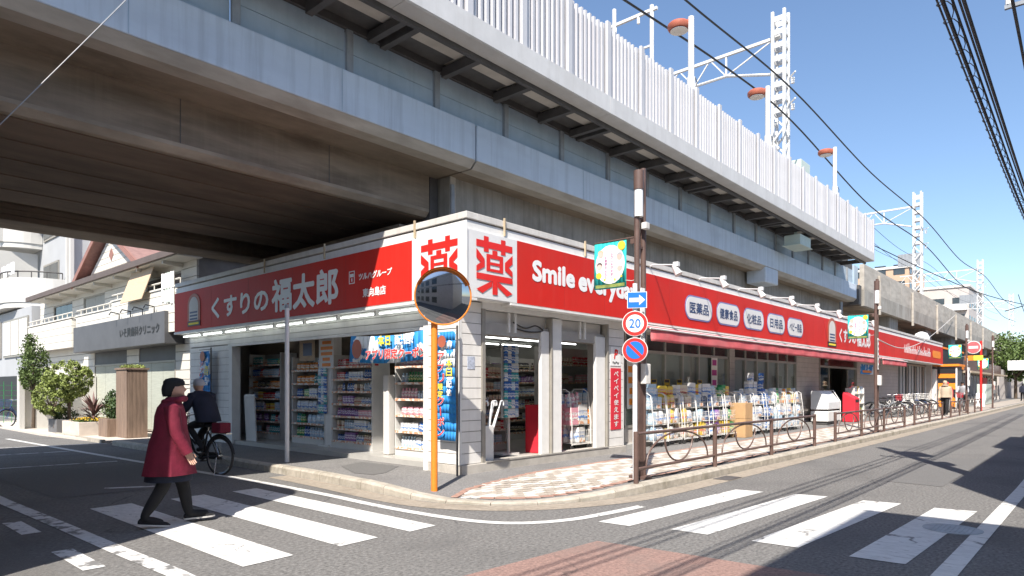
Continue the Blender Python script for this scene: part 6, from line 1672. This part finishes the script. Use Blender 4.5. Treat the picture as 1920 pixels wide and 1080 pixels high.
# ------------------------------------------------------------ apartment block behind
Ap = thing('apartment_block', (2,38,0), 'cream apartment block with rounded balconies behind the clapboard house', 'apartment block')
def ap(name, m, *boxes, parent=Ap):
    mb = MB()
    for b_ in boxes: mb.box(*b_)
    return mb.build(name, M[m], parent)
ap('wall', 'apt_grey', (2.3,14,28.2,62,0,21)); ap('base_wall', 'apt_grey', (0.6,2.29,27.9,62,0,5.1)); ap('stair_tower', 'cream', (3.0,9,27.8,28.19,0,22))
ap('pipe', 'cream', (2.1,2.25,28.0,28.15,5.2,21),(2.1,2.25,28.6,28.75,5.2,21))
def rounded(x0, x1, y0, y1, r, n=10):
    P = [(x1,y0),(x0+r,y0)]
    for i in range(1,n+1):
        a = math.pi/2*i/n; P.append((x0+r-r*math.sin(a), y0+r-r*math.cos(a)))
    return P + [(x0,y1),(x1,y1)]
for f, z in enumerate((5.2,8.6,12.0,15.4)):
    yb = 29.5 if f % 2 == 0 else 33.5
    MB().prism(rounded(0.2,2.28,yb,61.9,1.9),z,z+0.25).build('balcony_slab', M['cream'], Ap)
    outer = rounded(0.15,2.28,yb-0.05,61.8,1.95); inner_ = rounded(0.33,2.28,yb+0.15,61.8,1.8); mb = MB(); n = len(outer)
    for i in range(n-2):
        a, c_, d_, e_ = outer[i], outer[i+1], inner_[i+1], inner_[i]
        mb.ext([(a[0],a[1],z+0.251),(c_[0],c_[1],z+0.251),(d_[0],d_[1],z+0.251),(e_[0],e_[1],z+0.251)],(0,0,1.15))
    mb.build('balcony_wall', M['cream'], Ap)
    r = MB(); r.tube([(p[0]+0.08,p[1]+0.08,z+1.7) for p in outer[1:-1]],0.035,6)
    for i, p in enumerate(outer[1:-1:2]): r.tube([(p[0]+0.08,p[1]+0.08,z+1.4),(p[0]+0.08,p[1]+0.08,z+1.7)],0.025,5)
    for k in range(14): r.tube([(0.25,yb+2.5+k*1.9,z+1.4),(0.25,yb+2.5+k*1.9,z+1.7)],0.025,5)
    r.build('balcony_rail', M['dark_steel'], Ap)
    for k in range(6):
        y = 30.5+k*4.6
        w = ap('window', 'alu_dk', (2.24,2.29,y,y+2.6,z+0.3,z+2.5)); ap('pane', 'glass_dk', (2.225,2.238,y+0.08,y+1.26,z+0.4,z+2.4),(2.225,2.238,y+1.34,y+2.52,z+0.4,z+2.4), parent=w)
        ap('partition', 'cream', (0.5,2.2,y+3.5,y+3.6,z+0.26,z+3.2))
    for k in range(2):
        w = ap('window', 'alu_dk', (4.0+k*2.2,5.4+k*2.2,27.74,27.79,z+0.9,z+2.2)); ap('pane', 'glass_dk', (4.07+k*2.2,5.33+k*2.2,27.725,27.738,z+0.97,z+2.13), parent=w)
for k in range(5):
    y = 28.3+k*5.2
    w = ap('window', 'alu_dk', (0.54,0.59,y,y+4.6,2.9,4.7))
    for q in range(3): ap('pane', 'offwhite', (0.52,0.535,y+0.1+q*1.5,y+1.45+q*1.5,3.0,4.6), parent=w)
ap('garage_opening', 'black', (0.55,0.59,28.4,34,0.1,2.0))
sg = MB(); sg.box(0.3,0.5,35.2,36.0,3.4,5.0); so_ = tag(sg.build('side_sign', M['yellow']), 'yellow projecting sign on the grey apartment base', 'sign')
MB().box(0.295,0.2985,35.3,35.9,4.0,4.3).build('blue_stripe', M['sign_blue'], so_)
for k, yb in enumerate((30.2,31.0,31.9)):
    tag(MB().box(0.4,0.45,yb,yb+0.6,6.75,7.3).build('laundry', M['paper']), 'white laundry on the apartment balcony rail', 'laundry', 'laundry on the apartment balcony')

# ------------------------------------------------------------ forecourt, planters and plants
fc = MB(); fc.prism([(-1.2,12.3),(0.86,12.3),(0.86,27),(-1.6,27),(-1.6,16.9)],0.0,0.06); struct(fc.build('forecourt', M['planter']))
mb = MB()
for y in (12.6,): mb.box(-1.3,-1.2,12.3,16.6,0.0,0.09)
struct(mb.build('forecourt_kerb', M['kerb']))
def leaves(n, cen, rad, size, rng, lobes=None, clip=False):
    """leaf-sized faces spread through a crown's volume, thicker near its surface, in uneven clumps"""
    mb = MB(); cen = Vector(cen)
    cl = [Vector((rng.gauss(0,1),rng.gauss(0,1),rng.gauss(0,1))).normalized()*rng.uniform(0.45,0.95) for _ in range(lobes or 26)]
    for i in range(n):
        c = rng.choice(cl); p = c + Vector((rng.gauss(0,1),rng.gauss(0,1),rng.gauss(0,1)))*0.20
        if clip: p = (c + p*0.3).normalized()*rng.uniform(0.7,1.0)**0.6*rng.uniform(0.97,1.05)
        if p.length > 1.12: p = p.normalized()*rng.uniform(0.9,1.1)
        q = cen + Vector((p.x*rad[0], p.y*rad[1], p.z*rad[2]))
        d = Vector((rng.uniform(-1,1),rng.uniform(-1,1),rng.uniform(-0.6,1))).normalized(); a = d.orthogonal().normalized(); a.rotate(Matrix.Rotation(rng.uniform(0,6.28),3,d)); b_ = d.cross(a)
        s = size*rng.uniform(0.6,1.3)
        mb.add([q-a*s*0.5, q+b_*s*0.3+d*s*0.08, q+a*s*0.5, q-b_*s*0.3+d*s*0.08],[(0,1,2,3)])
    return mb
def shrub(name, label, base, cen, rad, n, size, m, seed, stem=True, cat='shrub', clip=False):
    t = thing(name, base, label, cat); rng = random.Random(seed)
    leaves(n, cen, rad, size, rng, 140 if clip else None, clip).build('foliage' if cat != 'tree' else 'crown', M[m], t, recalc=False)
    if stem:
        s_ = MB(); s_.tube([base,((base[0]+cen[0])/2+0.03,(base[1]+cen[1])/2,(base[2]+cen[2])/2),cen],[0.06*max(1,rad[0]),0.045*max(1,rad[0]),0.02],8)
        for k in range(7):
            a = rng.uniform(0,6.28); st = Vector(base).lerp(Vector(cen), rng.uniform(0.35,0.9)); e = Vector(cen)+Vector((math.cos(a)*rad[0]*0.7,math.sin(a)*rad[1]*0.7,rng.uniform(-0.4,0.7)*rad[2])); s_.tube([st,st.lerp(e,0.5)+Vector((0,0,0.04)),e],[0.022*max(1,rad[0]),0.015*max(1,rad[0]),0.006],5)
        s_.build('trunk' if cat == 'tree' else 'stem', M['bark'], t, smooth=True)
    return t
def planter(name, label, x0, x1, y0, y1, h, m):
    t = thing(name, ((x0+x1)/2,(y0+y1)/2,0.06), label, 'planter')
    w = 0.07
    for b_ in ((x0,x1,y0,y0+w,0.05,h),(x0,x1,y1-w,y1,0.05,h),(x0,x0+w,y0+w,y1-w,0.05,h),(x1-w,x1,y0+w,y1-w,0.05,h)): MB().box(*b_).build('side', M[m], t, bevel=0.01)
    MB().box(x0+w,x1-w,y0+w,y1-w,0.05,h-0.07).build('soil', M['soil'], t)
planter('planter','pale concrete planter of flowers by the clinic house',-1.15,0.3,14.75,16.4,0.46,'planter')
planter('planter','dark grey planter behind the pale flower planter',-1.2,-0.4,16.8,17.7,0.48,'planter_dk')
planter('planter','brown planter beside the wooden pillar',-0.75,0.1,13.65,14.4,0.58,'wood')
shrub('topiary','round clipped variegated shrub behind the flower planter',(-0.85,16.9,0.2),(-0.85,16.95,1.72),(0.68,0.72,0.62),6500,0.075,'leaf_y',1, clip=True)
shrub('topiary','lower clipped variegated shrub leaning left of the round one',(-1.15,17.1,0.2),(-1.2,17.15,1.15),(0.55,0.6,0.55),4600,0.075,'leaf_y',2, clip=True)
shrub('conifer','small dark green conifer behind the clipped shrubs',(-1.2,19.5,0.1),(-1.2,19.5,2.3),(0.45,0.5,0.95),3000,0.09,'leaf',3)
shrub('leafy_plant','dark leafy plant in the brown planter by the wooden pillar',(-0.3,14.0,0.5),(-0.3,14.0,0.85),(0.38,0.38,0.36),1300,0.09,'leaf2',4)
shrub('leafy_plant','olive shrub beside the purple spiky plant',(-0.15,14.95,0.4),(-0.1,15.0,0.75),(0.35,0.4,0.4),1400,0.07,'leaf',5)
shrub('leafy_plant','dark shrub behind the olive one in the pale planter',(0.1,15.5,0.4),(0.1,15.5,0.95),(0.4,0.45,0.42),1500,0.08,'leaf2',6)
shrub('leafy_plant','low grey-green plant in the dark planter',(-0.85,17.2,0.42),(-0.85,17.2,0.6),(0.38,0.42,0.2),900,0.06,'leaf2',7, stem=False)
fl = leaves(1300,(-0.45,15.5,0.46),(0.62,0.72,0.09),0.06,random.Random(8),60).build('flower_bed', M['leaf'], recalc=False)
f2 = leaves(420,(-0.5,15.4,0.52),(0.6,0.7,0.07),0.045,random.Random(9),40).build('blossoms', M['flower'], fl, recalc=False)
tag(fl, 'low bedding flowers filling the pale concrete planter', 'flowers', None, 'stuff')
cd = thing('spiky_plant', (-0.6,15.35,0.42), 'purple spiky cordyline fanning out of the pale planter', 'plant'); rng = random.Random(5)
for k in range(70):
    a = rng.uniform(0,6.28); e = rng.uniform(0.15,1.25); L = rng.uniform(0.55,0.85); d = Vector((math.cos(a)*math.cos(e),math.sin(a)*math.cos(e),math.sin(e))); s_ = d.cross(EZ).normalized()*0.03
    b_ = Vector((-0.6,15.35,0.5+rng.uniform(0,0.25))); m_ = b_+d*L*0.55+EZ*0.03; t_ = b_+d*L-EZ*0.14*math.cos(e)
    MB().add([b_-s_*0.6,b_+s_*0.6,m_+s_,t_,m_-s_],[(0,1,2,4),(4,2,3)]).build('blade', M['leaf_p'], cd, recalc=False)
MB().cyl((-0.6,15.35,0.4),(-0.6,15.35,0.8),0.05,0.03,8).build('stem', M['bark'], cd)
wpil = thing('wooden_pillar', (-0.2,13.2,0.06), 'tall weathered wooden planter pillar with moss on top', 'pillar')
for k in range(5):
    MB().box(-0.53,-0.50,12.78+k*0.17,12.78+k*0.17+0.164,0.07,1.98).build('plank', M['wood'], wpil); MB().box(-0.495+k*0.1,-0.495+k*0.1+0.096,12.75,12.78,0.07,1.98).build('plank', M['wood'], wpil)
MB().box(-0.499,0.0,12.781,13.62,0.07,1.97).build('core', M['eave'], wpil); MB().box(-0.56,0.04,12.72,13.66,1.982,2.03).build('top_rim', M['wood'], wpil)
leaves(900,(-0.26,13.2,2.06),(0.3,0.46,0.07),0.05,random.Random(15),50).build('moss', M['leaf_y'], wpil, recalc=False)
gw = MB(); gw.box(-1.5,-1.35,19.9,20.1,0.0,1.9); gw.box(-1.5,0.85,20.1,20.22,0,1.9); tag(gw.build('boundary_wall', M['cream']), 'low cream boundary wall past the clipped shrubs', 'wall')
gn = MB()
for k in range(9): gn.box(-1.4+k*0.25,-1.385+k*0.25,24.0,24.02,0.1,1.7)
for k in range(8): gn.box(-1.4,0.6,24.021,24.03,0.15+k*0.2,0.16+k*0.2)
tag(gn.build('net_fence', M['green_net']), 'green net fence beyond the boundary wall', 'fence')

# ------------------------------------------------------------ shops and buildings further along
O = thing('orange_shop', (55,0.3,0), 'dark-fronted shop with orange trim under the viaduct past the drugstore', 'shop')
def op(name, m, *boxes, parent=O):
    mb = MB()
    for b_ in boxes: mb.box(*b_)
    return mb.build(name, M[m], parent)
op('wall', 'grey_band', (41.4,78,0.5,9,0.1,3.6)); op('fascia', 'black', (41.4,52,0.1,0.49,2.95,3.95)); op('fascia', 'brown', (52.05,78,0.15,0.49,2.7,3.6))
op('trim', 'orange', (41.3,52,0.05,0.55,2.78,2.94), (41.3,52,0.05,0.55,3.96,4.08)); op('canopy', 'tan', (52.05,78,-0.4,0.5,2.55,2.69))
for x, z0, z1, m in ((42.0,0.3,1.0,'orange'),(42.0,1.02,1.5,'black'),(42.0,1.52,1.9,'orange'),(42.0,1.92,2.4,'black')): op('poster_panel', m, (x,x+3.6,0.42,0.49,z0,z1))
MB().ext(disc_pts((43.6,0.41,0.75),EX,EZ,1.0,20,0.5),(0,-0.01,0)).build('poster_shape', M['black'], O); MB().ext(disc_pts((44.6,0.39,0.6),EX,EZ,0.6,20,0.4),(0,-0.01,0)).build('poster_shape', M['orange'], O)
op('pillar', 'frame_white', (46.0,46.6,0.2,0.49,0.1,2.77)); op('pillar', 'frame_white', (41.05,41.35,0.1,0.5,0.1,2.6))
for k in range(16):
    x = 47.2+k*1.9
    w = op('window', 'glass_dk', (x,x+1.7,0.44,0.49,0.4,2.4)); op('mullion', 'frame_white', (x-0.1,x-0.02,0.4,0.49,0.2,2.5), parent=w)
pb = op('poster_booth', 'grey_band', (41.42,43.2,-0.95,0.095,0.1,2.75))
for z0, z1, m in ((0.25,0.62,'orange'),(0.64,1.32,'black'),(1.34,1.72,'orange'),(1.74,2.02,'black'),(2.04,2.3,'orange'),(2.32,2.6,'black')): op('booth_print', m, (41.40,41.418,-0.85,0.05,z0,z1), parent=pb)
MB().ext(disc_pts((41.398,-0.55,0.62),EY,EZ,0.3,18,0.34),(-0.004,0,0)).build('booth_shape', M['orange'], pb)
op('booth_edge', 'frame_white', (41.40,41.418,-0.948,-0.86,0.12,2.7), parent=pb); op('booth_canopy', 'orange', (41.3,44,-1.05,0.04,2.76,2.9), parent=pb)
op('red_door', 'sign_red', (66,69,0.4,0.43,0.1,2.3))
fb = MB(); fb.box(80,110,0.5,8,0,3.4); tag(fb.build('far_low_shop', M['far_wall']), 'low pale building under the far viaduct', 'building')
wv = MB(); wv.box(54,58,-1.1,-0.5,0.15,1.7); tag(wv.build('site_screen', M['pale_green'], bevel=0.03), 'pale green screen panel on the far pavement', 'screen')
st_ = MB(); st_.ext([(48.2,-1.6,0.14),(48.35,-1.6,1.05),(48.5,-1.6,0.14)],(0,0.5,0)); tag(st_.build('standing_sign', M['paper']), 'white folding sign standing on the far pavement', 'sign')
shrub('street_tree','dense green street tree at the far end of the pavement',(86.9,-0.4,0.1),(86.9,-0.4,5.0),(3.0,3.0,2.7),6500,0.34,'leaf',41,True,'tree')
fs_ = MB(); fs_.box(78,78.1,-2.6,-0.4,3.2,4.2); tag(fs_.build('far_sign_board', M['paper']), 'white sign board before the far tree', 'sign')
def block(name, label, x0, x1, y0, y1, h, m, fl_h=3.0, bal=True):
    t = thing(name, ((x0+x1)/2,(y0+y1)/2,0), label, 'building')
    MB().box(x0,x1,y0,y1,0,h).build('wall', M[m], t)
    f = 1
    while f*fl_h < h-1:
        z = f*fl_h
        for k in range(int((y1-y0)/3)):
            y = y0+0.6+k*3; w = MB().box(x0-0.05,x0-0.001,y,y+1.8,z+0.4,z+2.2).build('window', M['glass_dk'], t)
        if bal: MB().box(x0-1.2,x0-0.06,y0+0.2,y1-0.2,z-0.1,z+0.1).build('balcony_slab', M[m], t); MB().box(x0-1.2,x0-1.1,y0+0.2,y1-0.2,z+0.11,z+1.0).build('balcony_wall', M['offwhite'], t)
        for k in range(int((x1-x0)/3)):
            x = x0+0.6+k*3; MB().box(x,x+1.6,y0-0.05,y0-0.001,z+0.5,z+2.0).build('window', M['glass_dk'], t)
        f += 1
    MB().box(x0-0.2,x1+0.2,y0-0.2,y1+0.2,h,h+0.4).build('roof_edge', M['offwhite'], t)
    return t
block('far_apartment','tan apartment block rising behind the far viaduct',126,140,17.5,30,22.5,'brick_tan',3.0,False)
block('far_apartment','pale apartment block with balconies behind the far viaduct',132,150,9.5,17,19.0,'far_wall')
block('far_apartment','low pale block at the far end of the street',170,190,-14,4,9.0,'offwhite')
# houses on the near side of the street, out of the picture, whose shadows fall on the road
def neighbour(label, poly_, h, m, wins):
    xs_ = [p[0] for p in poly_]; ys_ = [p[1] for p in poly_]
    t = thing('neighbour_house', (sum(xs_)/len(xs_),sum(ys_)/len(ys_),0), label, 'house')
    MB().prism(poly_,0.0,h).build('wall', M[m], t)
    for b_ in wins: MB().box(*b_).build('window', M['glass_dk'], t)
def rc(x0, x1, y0, y1, r=0.7):
    P = [(x0,y0)]
    for i in range(9):
        a = math.pi/2*i/8; P.append((x1-r+r*math.sin(a), y0+r-r*math.cos(a)))
    return P + [(x1,y1),(x0,y1)]
neighbour('grey house with a rounded corner across the side road', rc(-15,-6.3,-1.45,9.5), 5.65, 'far_wall', [(-6.301,-6.27,1+k*2.6,2.6+k*2.6,z,z+1.3) for k in range(3) for z in (0.9,3.5)]+[(-13+k*2.8,-11.2+k*2.8,-1.48,-1.449,z,z+1.3) for k in range(2) for z in (0.9,3.5)])
neighbour('brown house behind the red road surface', [(-20,-18),(-4.0,-18),(-4.0,-8.3),(-20,-8.3)], 7.6, 'siding_b', [(-19+k*3,-17.2+k*3,-8.301,-8.27,z,z+1.5) for k in range(4) for z in (0.8,3.4,5.6)])
neighbour('cream house along the edge line of the street', [(0.1,-18),(34,-18),(34,-8.3),(0.1,-8.3)], 6.6, 'cream', [(2.2+k*3,4+k*3,-8.301,-8.27,z,z+1.5) for k in range(10) for z in (0.8,3.6)])
neighbour('small roof house on top of the cream house', [(7.5,-12),(12,-12),(12,-8.35),(7.5,-8.35)], 7.4, 'cream', [])
neighbour('long row of houses farther along the street', [(36,-20),(160,-20),(160,-9),(36,-9)], 7.0, 'far_wall', [(37+k*4,39+k*4,-9.001,-8.97,z,z+1.5) for k in range(12) for z in (0.8,3.6)])
